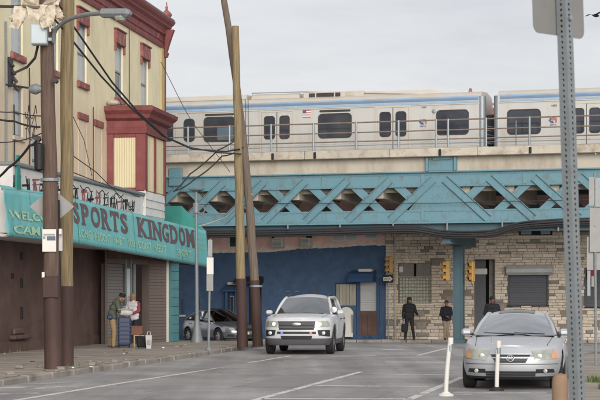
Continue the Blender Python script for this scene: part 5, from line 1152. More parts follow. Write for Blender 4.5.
MB().box(-.3, .3, -.03, 0, -.12, .12, ch=.01).build("plate", M["signback"], thing("signal_plate", "blank grey plate beside the yellow signal at the dark doorway", "sign plate", px3(480, 271.5, eD(478, 2.4)), ER))
ow = thing("one_way_sign", "small black and white ONE WAY arrow sign at the stone building's edge", "road sign", E(ex(388, YW - .8), YW - .8, ez(388, 279, YW - .8)), ER)
MB().box(-.24, .24, -.01, 0, -.17, .17, ch=.004).build("plate", M["black"], ow)
MB().prism([(-.21, -.0125, -.08), (.07, -.0125, -.08), (.07, -.0125, -.13), (.22, -.0125, 0), (.07, -.0125, .13), (.07, -.0125, .08), (-.21, -.0125, .08)], (0, .002, 0)).build("arrow", M["white"], ow)
vs, fs = glyphs("ONE WAY", .02); MB().add([(-.19 + .32 * u, -.0135, -.045 + .09 * v) for u, v in vs], fs).build("lettering", M["black"], ow)
MB().tube([(.0, .05, -3.0), (.0, .05, .25)], .03, 8).build("post", M["galv"], ow)
# a bird in the sky
bd = thing("bird", "tiny dark bird gliding in the sky near the top right corner", "bird", px3(595.5, 15.5, 60), 0.5)
MB().lathe([(.005, -.16), (.05, -.06), (.06, .03), (.035, .12), (.01, .17)], 8, Matrix.Rotation(math.pi / 2, 4, "Y")).build("body", M["black"], bd, smooth=True)
for s_ in (-1, 1): MB().add([(.05, s_ * .03, .02), (-.09, s_ * .03, .02), (-.06, s_ * .32, .09), (-.09, s_ * .5, .04), (-.01, s_ * .5, .05), (.06, s_ * .28, .09)], [(0, 1, 2, 5), (5, 2, 3, 4)]).build("wing", M["black"], bd)
# plants: a scrub tree's worth of nothing is visible; none built

# ------------------------------------------------------------------ cars
def car(label, loc, rz, s, cat="car", name="parked_car"):
    root = thing(name, label, cat, loc, rz); a, b = s["exp"]; L2, W2 = s["L"] / 2, s["W"] / 2; zb = s["zb"]
    zs = lambda y: lerp_tab(max(-L2, min(L2, y)), s["zs"]); zt_ = lambda y: lerp_tab(max(-L2, min(L2, y)), s["zt"])
    rows = s["rows"]                                             # (h, width scale, front length scale, rear length scale, material)
    def rowat(h):
        for r0, r1 in zip(rows, rows[1:]):
            if h <= r1[0] or r1 is rows[-1]:
                t = max(0, min(1, (h - r0[0]) / (r1[0] - r0[0]))); return [r0[k] + (r1[k] - r0[k]) * t for k in range(4)]
    def outline(row):
        w_, lf, lr = W2 * row[1], L2 * row[2], L2 * row[3]; k = .78; xq = k ** (1 / a); yq = (1 - k) ** (1 / b); pts = []
        for i in range(9): x = xq * i / 9; pts.append((x * w_, -lf * (1 - x ** a) ** (1 / b)))
        for i in range(40): y = -yq + 2 * yq * i / 39; l_ = lf if y < 0 else lr; pts.append((w_ * (1 - abs(y) ** b) ** (1 / a), l_ * y))
        for i in range(9, -1, -1): x = xq * i / 9.0 if i < 9 else xq * .999; pts.append((x * w_, lr * (1 - x ** a) ** (1 / b))) if i < 9 else None
        return pts                                               # half outline, front centre to rear centre
    H = [outline(r_) for r_ in rows]; n = len(H[0]); mb = MB(); N2 = 2 * n - 2
    ring = lambda h: h + [(-x, y) for x, y in h[-2:0:-1]]
    for r_, h in zip(rows, H): mb.v += [(x, y, zb + (zs(y) - zb) * r_[0]) for x, y in ring(h)]
    for j in range(len(rows) - 1):
        for i in range(N2): mb.f.append((j * N2 + i, j * N2 + (i + 1) % N2, (j + 1) * N2 + (i + 1) % N2, (j + 1) * N2 + i)); mb.m.append(rows[j][4])
    mb.f.append(tuple(range(N2))[::-1]); mb.m.append(1)
    top = (len(rows) - 1) * N2; hd = H[-1]; mcol = 12; grid = []
    for i in range(1, n - 1):
        x, y = hd[i]; rowv = [top + i]
        for c in range(1, mcol):
            f_ = 1 - 2 * c / mcol; mb.v.append((x * f_, y, zs(y) + (zt_(y) - zs(y)) * (1 - abs(f_) ** s.get("crown", 2.6)))); rowv.append(len(mb.v) - 1)
        rowv.append(top + N2 - i); grid.append((y, rowv))
    for (y0, g0), (y1, g1) in zip(grid, grid[1:]):
        for c in range(mcol): mb.f.append((g0[c], g0[c + 1], g1[c + 1], g1[c])); mb.m.append(2 if s["cab"][0] < (y0 + y1) / 2 < s["cab"][1] else 0)
    mb.f.append(tuple([top] + grid[0][1][::1])); mb.m.append(0); mb.f.append(tuple([top + n - 1] + grid[-1][1][::-1])); mb.m.append(0)
    body = mb.build("body", [M[s["paint"]], M[s["clad"]], M["plasticd"]], root)
    for yw in s["axles"]:
        for sg in (-1, 1):
            cut = MB().lathe([(s["rw"] + .055, -.3), (s["rw"] + .055, .4)], 40, Matrix.Translation((sg * (W2 - .02), yw, s["rw"])) @ Matrix.Rotation(sg * math.pi / 2, 4, "Y")).build("wheel_cutter", M["plasticd"], root)
            md = body.modifiers.new("arch", "BOOLEAN"); md.object = cut; md.operation = "DIFFERENCE"; md.solver = "EXACT"; bpy.context.view_layer.update(); evaluated(body); bpy.data.objects.remove(cut)
    me = body.data; R_ = s["rw"] + .055
    for p in me.polygons:
        c = p.center; p.use_smooth = True
        for yw in s["axles"]:
            if math.hypot(c.y - yw, c.z - s["rw"]) < R_ + .002 and abs(c.x) > W2 - .4: p.material_index = 1; p.use_smooth = False
    try: me.set_sharp_from_angle(angle=math.radians(32))
    except Exception: pass
    # shut lines of the bonnet
    def DZ(x, y, off=.0):
        r_ = rows[-1]; l_ = L2 * (r_[2] if y < 0 else r_[3]); w_ = W2 * r_[1] * (1 - min(.999, abs(y / l_)) ** b) ** (1 / a); return Vector((x, y, zs(y) + (zt_(y) - zs(y)) * (1 - min(1, abs(x) / w_) ** s.get("crown", 2.6)) + off))
    yf, yr_ = -L2 * rows[-1][2] + .10, s["cabin"][0][1] - .06
    for sg in (-1, 1): MB().tube([DZ(sg * (W2 * (.70 + .07 * q / 12)), yf + .06 + (yr_ - yf - .06) * q / 12, -.002) for q in range(13)], .007, 5).build("bonnet_gap", M["black"], body)
    for sg in (-1, 1): MB().tube([DZ(sg * W2 * (.38 + .06 * q / 12), yf + .1 + (yr_ - yf - .25) * q / 12, .000) for q in range(13)], .012, 6).build("bonnet_crease", M[s["paint"]], body, smooth=True)
    # wheels
    tyre = MB().lathe([(s["rw"] * .66, -.10), (s["rw"] * .9, -.112), (s["rw"] * .985, -.09), (s["rw"], -.05), (s["rw"], .05), (s["rw"] * .985, .09), (s["rw"] * .9, .112), (s["rw"] * .66, .10)], 32, caps=False).mesh("tyre", M["tyre"], True)
    rb_ = MB(); rr = s["rw"] * .67; rb_.lathe([(rr, -.09), (rr, .085), (rr * .93, .095), (rr * .9, .06), (rr * .88, -.05), (.001, -.05)], 28)
    rb2 = MB()
    for k in range(s.get("spokes", 5)): rb2.box(-.032, .032, .03, rr * .95, .045, .085, M=Matrix.Rotation(k * 2 * math.pi / s.get("spokes", 5), 4, "Z"), ch=.01)
    rb2.lathe([(.075, .04), (.07, .1), (.0, .105)], 14)
    rim = rb_.mesh("rim", M["rimd"], True); spk = rb2.mesh("spokes", M[s["rim"]])
    for yw in s["axles"]:
        for sg in (-1, 1):
            wh = link("wheel", tyre, root, (sg * (W2 - .125), yw, s["rw"]), (0, sg * math.pi / 2, (s.get("steer", 0) if yw < 0 else 0)))
            wh.rotation_mode = "ZYX" if False else "XYZ"; link("rim", rim, wh); link("spokes", spk, wh)
    # surface mappings
    zsF = zs(-L2 + .12)
    def FY(x, z, off=0.0):
        r_ = rowat((z - zb) / (zsF - zb)); w_, lf = W2 * r_[1], L2 * r_[2]; q = min(.999, abs(x / w_)); return Vector((x, -lf * (1 - q ** a) ** (1 / b) - off, z))
    def SX(y, z, sg, off=0.0):
        r_ = rowat((z - zb) / (zs(y) - zb)); w_ = W2 * r_[1]; l_ = L2 * (r_[2] if y < 0 else r_[3]); return Vector((sg * (w_ * (1 - min(.999, abs(y / l_)) ** b) ** (1 / a) + off), y, z))
    def patch(nm, c4, fn, m, off=.006, nu=10, nv=4, parent=root, back=.04, inward=Vector((0, 1, 0))):
        vs = []
        for i in range(nu + 1):
            for j in range(nv + 1):
                u, v = i / nu, j / nv; p = [(c4[0][k] * (1 - u) + c4[1][k] * u) * (1 - v) + (c4[3][k] * (1 - u) + c4[2][k] * u) * v for k in (0, 1)]; vs.append(fn(p[0], p[1], off))
        fs = [(i * (nv + 1) + j, (i + 1) * (nv + 1) + j, (i + 1) * (nv + 1) + j + 1, i * (nv + 1) + j + 1) for i in range(nu) for j in range(nv)]
        bd_ = [i * (nv + 1) for i in range(nu + 1)] + [nu * (nv + 1) + j for j in range(1, nv + 1)] + [i * (nv + 1) + nv for i in range(nu - 1, -1, -1)] + [j for j in range(nv - 1, 0, -1)]
        o = len(vs); vs += [Vector(vs[k]) + inward * back for k in bd_]; nb_ = len(bd_)
        fs += [(bd_[k], bd_[(k + 1) % nb_], o + (k + 1) % nb_, o + k) for k in range(nb_)]
        return MB().add(vs, fs).build(nm, M[m], parent, smooth=True)
    # greenhouse
    A0, A1, C1, C0 = [Vector(v) for v in s["cabin"]]; bw, br = s.get("bulge", .12), s.get("rc", .07)
    mir = lambda v: Vector((-v.x, v.y, v.z))
    def lat(p, bulge, up):                                       # a line across the car through p and its mirror
        return [Vector((p.x * f_, p.y - bulge * (1 - f_ * f_), p.z + up * (1 - f_ * f_))) for f_ in [1 - 2 * k / 10 for k in range(11)]]
    def skin(lines, nm, m, th=0):
        k = len(lines[0]); mbs = MB().add([p for l_ in lines for p in l_], [(i * k + j, i * k + j + 1, (i + 1) * k + j + 1, (i + 1) * k + j) for i in range(len(lines) - 1) for j in range(k - 1)]); return mbs.build(nm, M[m], root, smooth="all")
    la, lb_, lc, ld = lat(A0, bw * 1.3, .0), lat(A1, bw, br), lat(C1, -bw * .6, br), lat(C0, -bw, 0)
    mix = lambda p, q, t, up=0: [x.lerp(y, t) + Vector((0, 0, up * (4 * t * (1 - t)))) for x, y in zip(p, q)]
    skin([mix(la, lb_, t / 5, .02) for t in range(6)], "windshield", s["glass"])
    ru_ = s.get("roofup", .03)
    roof_ln = lambda t, off=0, w0=0, w1=10: [x.lerp(y, t) + Vector((0, 0, off + ru_ * 4 * t * (1 - t) * (.4 + .6 * (1 - ((k - 5) / 5) ** 2)))) for k, (x, y) in enumerate(zip(lb_, lc)) if w0 <= k <= w1]
    skin([roof_ln(t / 10) for t in range(11)], "roof", s["paint"])
    if s.get("sunroof"): skin([roof_ln(.06 + t * .04, .006, 2, 8) for t in range(11)], "sunroof", "lensd")
    skin([mix(lc, ld, t / 4, .015) for t in range(5)], "rear_window", s["glass"])
    yb = s["bpil"]; tb = (yb - A0.y) / (C0.y - A0.y); tt = (yb - A1.y) / (C1.y - A1.y); B0, B1 = A0.lerp(C0, tb), A1.lerp(C1, tt)
    for sg in (1, -1):
        f_ = (lambda v: v) if sg > 0 else mir; inn = Vector((-.012 * sg, 0, 0))
        for q in ((A0, B0, B1, A1), (B0, C0, C1, B1)):
            MB().add([f_(v) + inn for v in q], [(0, 1, 2, 3)]).build("side_window", M[s["glass"]], root)
        pr_ = s.get("pillar", .035)
        o_ = Vector((.012 * sg, 0, 0)); ru = s.get("roofup", .03)
        ln = arc([f_(A0) - Vector((0, 0, .04)), f_(A0.lerp(A1, .5)) + o_ + Vector((0, 0, .012)), f_(A1) + Vector((0, .04, .004)), f_(A1.lerp(C1, .33)) + Vector((0, 0, ru * .4)), f_(A1.lerp(C1, .66)) + Vector((0, 0, ru * .4)), f_(C1), f_(C1.lerp(C0, .5)) + o_ + Vector((0, 0, .008)), f_(C0) - Vector((0, 0, .03))], 5)
        MB().tube(ln, pr_, 10).build("roof_rail", M[s["paint"]], root, smooth=True)
        MB().tube([f_(B0) - Vector((0, 0, .03)), f_(B1)], pr_, 8).build("pillar", M["plasticd"], root, smooth=True)
        MB().tube([f_(A0), f_(A0.lerp(C0, .5)) + Vector((.01 * sg, 0, 0)), f_(C0)], .022, 6).build("belt_trim", M["plasticd"], root)
        # mirrors, doors
        mx_ = s["mirror"]; Mm = Matrix.Translation((sg * mx_[0], mx_[1], mx_[2]))
        mo = MB().box(-.10, .10, -.06, .06, -.065, .065, M=Mm, ch=.04).build("mirror", M[s["paint"]], root); MB().box(-.08, .08, .061, .064, -.05, .05, M=Mm).build("mirror_glass", M["chrome"], mo); MB().box(-.2 if sg > 0 else .05, -.05 if sg > 0 else .2, -.03, .03, -.06, -.02, M=Mm, ch=.01).build("mirror_stalk", M["plasticd"], mo)
        ys_ = s["doors"]
        for y0, y1 in zip(ys_, ys_[1:]):
            d_ = patch("door", [(y0 + .012, zb + .12), (min(y1 - .012, s["axles"][1] - s["rw"] - .09), zb + .12), (y1 - .012, min(zs(y1), zs(y0)) - .03), (y0 + .012, min(zs(y0), zs(y1)) - .03)], lambda y, z, o: SX(y, z, sg, o), s["paint"], .005, 10, 5, root, .02, Vector((-sg, 0, 0)))
            p = SX(y1 - .16, zs(y1) - .14, sg, .03); MB().box(p.x - .02, p.x + .02, p.y - .09, p.y + .09, p.z - .018, p.z + .018, ch=.012).build("handle", M[s.get("handle", s["paint"])], d_)
    # seats and dashboard
    sm = MB(); zf = zs(0); 
    for x in (-.37, .37): sm.box(x - .22, x + .22, yb - .12, yb + .04, zf - .1, zf + .22, ch=.05); sm.box(x - .12, x + .12, yb - .06, yb + .03, zf + .25, zf + .4, ch=.04)
    sm.box(-.62, .62, C0.y - .5, C0.y - .36, zf - .1, zf + .2, ch=.05); sm.build("seats", M["seat"], root)
    MB().box(-A0.x + .1, A0.x - .1, A0.y + .0, A0.y + .35, A0.z - .08, A0.z + .01, ch=.03).build("dashboard", M["plasticd"], root)
    sw = MB().tube([(.37 * s.get("drv", 1) + .17 * math.cos(t), A0.y + .5 + .06 * math.sin(t), zf + .06 + .15 * math.sin(t)) for t in [k * math.pi / 8 for k in range(17)]], .015, 6).build("steering_wheel", M["plasticd"], root)
    return root, FY, SX, patch, (A0, A1, C1, C0)
sedan = dict(L=4.86, W=1.79, zb=.20, exp=(2.5, 9), paint="silver", clad="plasticd", glass="carglass", rim="rim", rw=.325, axles=(-1.48, 1.27), spokes=5, drv=1,
    zs=[(-2.43, .752), (-2.0, .79), (-1.2, .85), (-.7, .90), (.6, .93), (1.6, .95), (2.43, .90)], zt=[(-2.43, .765), (-2.1, .82), (-1.4, .88), (-.95, .925), (0, .95), (1.6, 1.0), (2.2, 1.02), (2.43, .96)],
    rows=[(0, .90, .955, .95, 1), (.08, .945, .975, .97, 0), (.28, .985, .99, .985, 0), (.52, 1.0, 1.0, 1.0, 0), (.68, .998, .995, .995, 0), (.76, .992, .972, .975, 0), (.92, .965, .955, .97, 0), (1.0, .925, .93, .955, 0)],
    cab=(-.80, 1.55), cabin=[(.745, -.83, .93), (.56, .02, 1.275), (.55, 1.0, 1.29), (.68, 1.68, 1.0)], rc=.045, roofup=.075, sunroof=1, bpil=.28, mirror=(.90, -.5, .985), doors=(-.78, .30, 1.22), bulge=.13)
P0 = P(-1.19, 0); 
def place(px, D): return ((px - 300) / F * D, D)
cxy = place(511.6, 29.65); u_ = Vector((SN, CS)); cc = Vector(cxy) + u_ * 2.43
c1, FY, SX, patch, cab = car("silver sedan parked facing the camera behind the white delineators", (cc.x, cc.y, 0), -TH - math.radians(.5), sedan)
for sg in (-1, 1):
    hl = patch("headlight", [(sg * .43, .525), (sg * .838, .555), (sg * .848, .728), (sg * .365, .695)], FY, "lamp", .012, 12, 4, c1, .05)
    patch("indicator", [(sg * .70, .555), (sg * .836, .56), (sg * .842, .70), (sg * .72, .69)], FY, "amber", .018, 6, 4, hl, .02)
    p = FY(sg * .5, .6, .012); MB().lathe([(.05, 0), (.045, .008), (.0, .012)], 14, Matrix.Translation(p) @ Matrix.Rotation(math.pi / 2, 4, "X")).build("reflector", M["chrome"], hl, smooth=True)
    patch("fog_recess", [(sg * .44, .30), (sg * .76, .31), (sg * .74, .375), (sg * .44, .375)], FY, "plasticd", .006, 8, 3, c1, .04)
    p = FY(sg * .60, .338, .02); MB().lathe([(.038, 0), (.034, .012), (.0, .016)], 14, Matrix.Translation(p) @ Matrix.Rotation(math.pi / 2, 4, "X")).build("fog_lamp", M["lamp"], c1, smooth=True)
gr = patch("grille", [(-.26, .485), (.26, .485), (.345, .628), (-.345, .628)], FY, "plasticd", .010, 12, 4, c1, .05)
patch("grille_surround", [(-.36, .628), (.36, .628), (.365, .648), (-.365, .648)], FY, "silver", .018, 12, 2, gr, .03)
for z in (.515, .545, .595): patch("grille_bar", [(-.26 - (z - .485) * .58, z), (.26 + (z - .485) * .58, z), (.262 + (z - .485) * .58, z + .012), (-.262 - (z - .485) * .58, z + .012)], FY, "plasticg", .018, 12, 1, gr, .02)
patch("grille_bar", [(-.325, .566), (.325, .566), (.33, .584), (-.33, .584)], FY, "chrome", .022, 12, 1, gr, .02)
ic = FY(0, .566, .045); em = MB(); em.tube([ic + Vector((.062 * math.cos(t), 0, .055 * math.sin(t))) for t in [k * math.pi / 10 for k in range(21)]], .010, 6)
for sg in (-1, 1): em.tube([ic + Vector((sg * .034, -.004, -.046)), ic + Vector((sg * .012, -.004, .05))], .008, 5)
em.tube([ic + Vector((-.024, -.004, -.01)), ic + Vector((.024, -.004, -.01))], .006, 5); em.build("emblem", M["chrome"], gr)
patch("lower_intake", [(-.42, .215), (.42, .215), (.44, .335), (-.44, .335)], FY, "plasticd", .008, 12, 4, c1, .05)
patch("bumper_strip", [(-.86, .455), (.86, .455), (.86, .468), (-.86, .468)], FY, "plasticg", .006, 30, 1, c1, .02)
for z in (.245, .285): patch("intake_bar", [(-.42, z), (.42, z), (.42, z + .012), (-.42, z + .012)], FY, "plasticg", .016, 12, 1, c1, .02)
A0, A1, C1, C0 = cab
for x in (-.3, .25): MB().tube([(x + .3, A0.y - .13, A0.z + .03), (x - .25, A0.y - .1, A0.z + .05)], .010, 5).build("wiper", M["black"], c1)
MB().box(.36, .46, A0.y + .12, A0.y + .13, A0.z + .02, A0.z + .08).build("sticker", M["white"], c1)

suv = dict(L=5.0, W=2.0, zb=.27, exp=(3.0, 11), paint="whitecar", clad="plasticg", glass="carglassd", rim="rimd", rw=.385, axles=(-1.52, 1.34), spokes=6, drv=1, crown=3.2, pillar=.045, roofup=.08, rc=.06, handle="plasticd",
    zs=[(-2.5, 1.02), (-2.1, 1.06), (-1.2, 1.10), (-.8, 1.14), (.6, 1.15), (2.5, 1.16)], zt=[(-2.5, 1.04), (-2.2, 1.10), (-1.4, 1.15), (-.9, 1.18), (0, 1.18), (2.5, 1.2)],
    rows=[(0, .93, .955, .97, 1), (.10, .965, .975, .98, 1), (.26, .99, .992, .99, 0), (.45, 1.0, 1.0, 1.0, 0), (.62, 1.0, .995, 1.0, 0), (.74, .998, .985, .995, 0), (.9, .985, .972, .99, 0), (1.0, .95, .95, .98, 0)],
    cab=(-.75, 2.3), cabin=[(.83, -.86, 1.14), (.66, .02, 1.60), (.66, 1.9, 1.62), (.80, 2.36, 1.17)], bpil=.35, mirror=(1.06, -.55, 1.2), doors=(-.85, .38, 1.35), bulge=.12)
sx = place(296.3, 48.6); ang = math.atan(.125); uu = Vector((math.sin(ang), math.cos(ang))); cc = Vector(sx) + uu * 2.5
c2, FY, SX, patch, cab = car("white police-style patrol SUV with lit headlights driving towards the camera", (cc.x, cc.y, 0), -ang, suv, "SUV", "patrol_car")
for sg in (-1, 1):
    hl = patch("headlight", [(sg * .56, .79), (sg * .955, .81), (sg * .965, .985), (sg * .54, .955)], FY, "lamp", .010, 10, 4, c2, .05)
    p = FY(sg * .66, .88, .018); MB().lathe([(.055, 0), (.05, .01), (.0, .014)], 14, Matrix.Translation(p) @ Matrix.Rotation(math.pi / 2, 4, "X")).build("bulb", M["lit"], hl, smooth=True)
    patch("fog_recess", [(sg * .64, .555), (sg * .93, .52), (sg * .93, .71), (sg * .60, .71)], FY, "plasticd", .010, 8, 3, c2, .05)
    p = FY(sg * .77, .62, .03); MB().lathe([(.06, 0), (.05, .012), (.0, .016)], 12, Matrix.Translation(p) @ Matrix.Rotation(math.pi / 2, 4, "X")).build("fog_lamp", M["chrome"], c2, smooth=True)
    patch("warning_light", [(sg * .42 - .035, .6), (sg * .42 + .035, .6), (sg * .42 + .035, .67), (sg * .42 - .035, .67)], FY, "pushb" if sg < 0 else "pushr", .03, 3, 3, c2, .05)
    MB().tube([Vector((sg * .6, .3, 1.69)), Vector((sg * .6, .9, 1.73)), Vector((sg * .6, 1.7, 1.69))], .025, 6).build("roof_bar", M["plasticd"], c2)
    for y0 in (-1.52, 1.34):
        mb = MB(); n = 14; vs = []
        for i in range(n + 1):
            t = math.radians(-8 + 196 * i / n); 
            for rr_ in (.445, .50): y, z = y0 + rr_ * math.cos(t), .385 + rr_ * math.sin(t); vs.append(SX(max(-2.4, min(2.4, y)), max(.28, z), sg, .014))
        mb.add(vs, [(2 * i, 2 * i + 1, 2 * i + 3, 2 * i + 2) for i in range(n)]).build("arch_trim", M["plasticg"], c2)
    patch("sill_cladding", [(-1.0, .285), (.85, .285), (.85, .43), (-1.0, .43)], lambda y, z, o: SX(y, z, sg, o), "plasticg", .012, 10, 3, c2, .03, Vector((-sg, 0, 0)))
gr = patch("grille", [(-.50, .715), (.50, .715), (.54, .965), (-.54, .965)], FY, "plasticd", .012, 12, 4, c2, .05)
for z in (.925, .865, .775): patch("grille_bar", [(-.52, z), (.52, z), (.525, z + .035), (-.525, z + .035)], FY, "plasticg", .024, 12, 1, gr, .03)
ic = FY(0, .872, .05); MB().lathe([(1, -.01), (1, .01), (.8, .016), (0.01, .018)], 18, Matrix.Translation(ic) @ Matrix.Rotation(math.pi / 2, 4, "X") @ Matrix.Diagonal((.13, .052, 1, 1))).build("emblem", M["chrome"], gr, smooth=True)
patch("lower_intake", [(-.42, .44), (.42, .44), (.46, .545), (-.46, .545)], FY, "plasticd", .012, 12, 3, c2, .05)
patch("intake", [(-.56, .60), (.56, .60), (.56, .665), (-.56, .665)], FY, "plasticd", .010, 12, 2, c2, .05)
patch("skid_plate", [(-.84, .295), (.84, .295), (.93, .47), (-.93, .47)], FY, "plasticg", .008, 24, 3, c2, .03)
for sg in (-1, 1): patch("push_bar", [(sg * .30 - .03, .5), (sg * .30 + .03, .5), (sg * .30 + .03, .78), (sg * .30 - .03, .78)], FY, "plasticd", .09, 2, 4, c2, .07) if False else None
A0, A1, C1, C0 = cab
MB().tube([(.2, 1.3, 1.70), (.2, 1.32, 1.98)], .012, 5).build("antenna", M["black"], c2); MB().box(.12, .28, 1.1, 1.35, 1.7, 1.76, ch=.02).build("antenna_base", M["plasticd"], c2)
for x in (-.3, .3): MB().tube([(x + .32, A0.y - .14, A0.z + .03), (x - .28, A0.y - .12, A0.z + .05)], .012, 5).build("wiper", M["black"], c2)
MB().lathe([(.09, -.06), (.1, .0), (.085, .05), (.0, .06)], 12, Matrix.Translation((.9, -.72, 1.28)) @ Matrix.Rotation(math.pi / 2, 4, "X")).build("spotlight", M["chrome"], c2, smooth=True)

dk_ = dict(sedan); dk_.update(paint="darkcar", glass="carglassd", rim="rim", L=4.45, W=1.75, axles=(-1.36, 1.22), spokes=7, zs=[(-2.225, .70), (-1.9, .76), (-1.2, .84), (-.7, .90), (.6, .95), (1.6, .99), (2.225, .96)], zt=[(-2.225, .73), (-1.9, .80), (-1.3, .90), (-.9, .95), (0, .97), (1.6, 1.04), (2.225, 1.0)],
    cab=(-.8, 1.6), cabin=[(.74, -.86, .94), (.56, .0, 1.36), (.55, .85, 1.36), (.68, 1.7, 1.03)], bpil=.25, mirror=(.93, -.5, 1.0), doors=(-.78, .28, 1.15), bulge=.1)
da = math.radians(33); dxy = Vector(place(219, 71.6)); hd_ = Vector((math.sin(da), -math.cos(da))); cc = dxy - hd_ * 1.36 - Vector((hd_.y, -hd_.x)) * -.85
cc = dxy - hd_ * 1.36 + Vector((math.cos(da), math.sin(da))) * .80
c3, FY, SX, patch, cab = car("graphite sedan parked by the blue wall, half behind the poles", (cc.x, cc.y, gz(cc.y) - .01), da, dk_)
for sg in (-1, 1): hl = patch("headlight", [(sg * .46, .58), (sg * .80, .60), (sg * .82, .72), (sg * .50, .69)], FY, "lamp", .01, 8, 3, c3, .05); patch("fog_recess", [(sg * .5, .30), (sg * .74, .32), (sg * .72, .40), (sg * .5, .40)], FY, "plasticd", .008, 6, 2, c3, .04)
gr = patch("grille", [(-.36, .53), (.36, .53), (.42, .66), (-.42, .66)], FY, "plasticd", .012, 10, 3, c3, .05); patch("grille_bar", [(-.38, .585), (.38, .585), (.385, .61), (-.385, .61)], FY, "chrome", .022, 10, 1, gr, .03)
patch("lower_intake", [(-.42, .26), (.42, .26), (.44, .37), (-.44, .37)], FY, "plasticd", .010, 10, 3, c3, .05); patch("number_plate", [(-.16, .40), (.16, .40), (.16, .48), (-.16, .48)], FY, "white", .02, 4, 2, c3, .03)
# ------------------------------------------------------------------ people
def figure(label, loc, rz, J, mats, cols, extras=None, vox=.0095, scale=1.0):
    """J: list of capsules (p0, r0, p1, r1, material index); one continuous skin is grown over them."""
    root = thing("person", label, "person", loc, rz); bm = bmesh.new()
    for p0, r0, p1, r1, mi in J:
        t = bmesh.new()
        for p, r_ in ((Vector(p0), r0), (Vector(p1), r1)):
            for v in bmesh.ops.create_icosphere(t, subdivisions=2, radius=r_, matrix=Matrix.Translation(p))["verts"]: pass
        bmesh.ops.convex_hull(t, input=t.verts); me_ = bpy.data.meshes.new("tmp"); 
        loose = [v for v in t.verts if not v.link_faces or all(False for _ in ())and 0]
        me_t = t; t.to_mesh(me_); t.free()
        bm.from_mesh(me_); bpy.data.meshes.remove(me_)
    me = bpy.data.meshes.new("body"); bm.to_mesh(me); bm.free()
    o = link("body", me, root); rm = o.modifiers.new("skin", "REMESH"); rm.mode = "VOXEL"; rm.voxel_size = vox; rm.use_smooth_shade = True
    sm = o.modifiers.new("smooth", "SMOOTH"); sm.iterations = 3; sm.factor = .4; evaluated(o)
    me = o.data; n = len(me.polygons); C = np.empty(n * 3); me.polygons.foreach_get("center", C); C = C.reshape(n, 3); best = np.full(n, 9.0); idx = np.zeros(n, int)
    for p0, r0, p1, r1, mi in J:
        a, b = np.array(p0), np.array(p1); d = b - a; t = np.clip(((C - a) @ d) / max(d @ d, 1e-9), 0, 1); dist = np.linalg.norm(C - a - t[:, None] * d, axis=1) - (r0 + (r1 - r0) * t); k = dist < best; best[k] = dist[k]; idx[k] = mi
    me.materials.clear()
    for m in mats: me.materials.append(M[m])
    me.polygons.foreach_set("material_index", idx.tolist()); me.polygons.foreach_set("use_smooth", [True] * n); me.update()
    if extras: extras(root)
    if scale != 1: root.scale = (scale,) * 3
    return root
def V(*a): return Vector(a)
def hand(w, dr, side, sk, curl=.5, thumb=V(0, -1, 0)):
    """palm, four unequal bent fingers and a thumb from the wrist w along dr; side is across the knuckles."""
    dr = dr.normalized(); side = side.normalized(); pn = dr.cross(side).normalized(); out = []
    out += [(w, .026, w + dr * .06 + side * .02, .021, sk), (w, .026, w + dr * .06 - side * .02, .021, sk)]
    for k, (o_, ln) in enumerate(((.030, .068), (.010, .080), (-.010, .075), (-.030, .058))):
        a = w + dr * .078 + side * o_; b = a + (dr * math.cos(curl * .6) + pn * math.sin(curl * .6)) * ln * .55; c = b + (dr * math.cos(curl * 1.6) + pn * math.sin(curl * 1.6)) * ln * .45
        out += [(w + dr * .05 + side * o_ * .8, .013, a, .0105, sk), (a, .0105, b, .0095, sk), (b, .0095, c, .008, sk)]
    a = w + dr * .02 + side * .028; b = a + (dr * .6 + side * .7 + pn * .25).normalized() * .04; c = b + (dr * .95 + side * .15 + pn * .4).normalized() * .034
    return out + [(a, .014, b, .011, sk), (b, .011, c, .009, sk)]
def head(c, fwd, up, sk, hair=None):
    f = fwd.normalized(); u = (up - f * up.dot(f)).normalized(); s_ = f.cross(u)
    out = [(c - f * .02 + u * .03, .088, c + f * .01 - u * .035, .074, sk), (c + f * .045 - u * .075, .042, c + f * .055 - u * .09, .034, sk)]            # skull, jaw
    out += [(c + f * .085 + u * .012, .012, c + f * .106 - u * .022, .016, sk)]                                                                          # nose
    out += [(c + s_ * k * .036 + f * .074 + u * .018, .017, c + s_ * k * .03 + f * .076 + u * .016, .015, sk) for k in (-1, 1)]                            # eye sockets
    out += [(c - s_ * .022 + f * .086 - u * .058, .010, c + s_ * .022 + f * .086 - u * .058, .010, sk)]                                                   # mouth
    out += [(c + s_ * k * .082 + u * .012, .016, c + s_ * k * .084 - u * .022, .013, sk) for k in (-1, 1)]                                                # ears
    return out
def eyes(root, c, f, u=V(0, 0, 1)):
    s_ = f.cross(u)
    for k in (-1, 1): p = c + s_ * k * .033 + f.normalized() * .088 + u * .017; MB().lathe([(.003, -.008), (.008, 0), (.003, .008)], 8, Matrix.Translation(p)).build("eye", M["black"], root, smooth=True)
def cap(root, c, f, m, brim=True, nm="cap"):
    f = f.normalized(); an = math.atan2(f.y, f.x); X = Matrix.Translation(c + V(0, 0, .02)) @ Matrix.Rotation(an, 4, "Z")
    o = MB().lathe([(.104, -.01), (.106, .03), (.092, .075), (.055, .105), (.004, .112)], 18, X).build(nm, M[m], root, smooth=True)
    if brim: MB().prism([X @ V(*q) for q in ((.05, -.085, .0), (.12, -.075, -.006), (.17, -.04, -.012), (.18, 0, -.014), (.17, .04, -.012), (.12, .075, -.006), (.05, .085, .0))], (0, 0, .008)).build("brim", M[m], o)
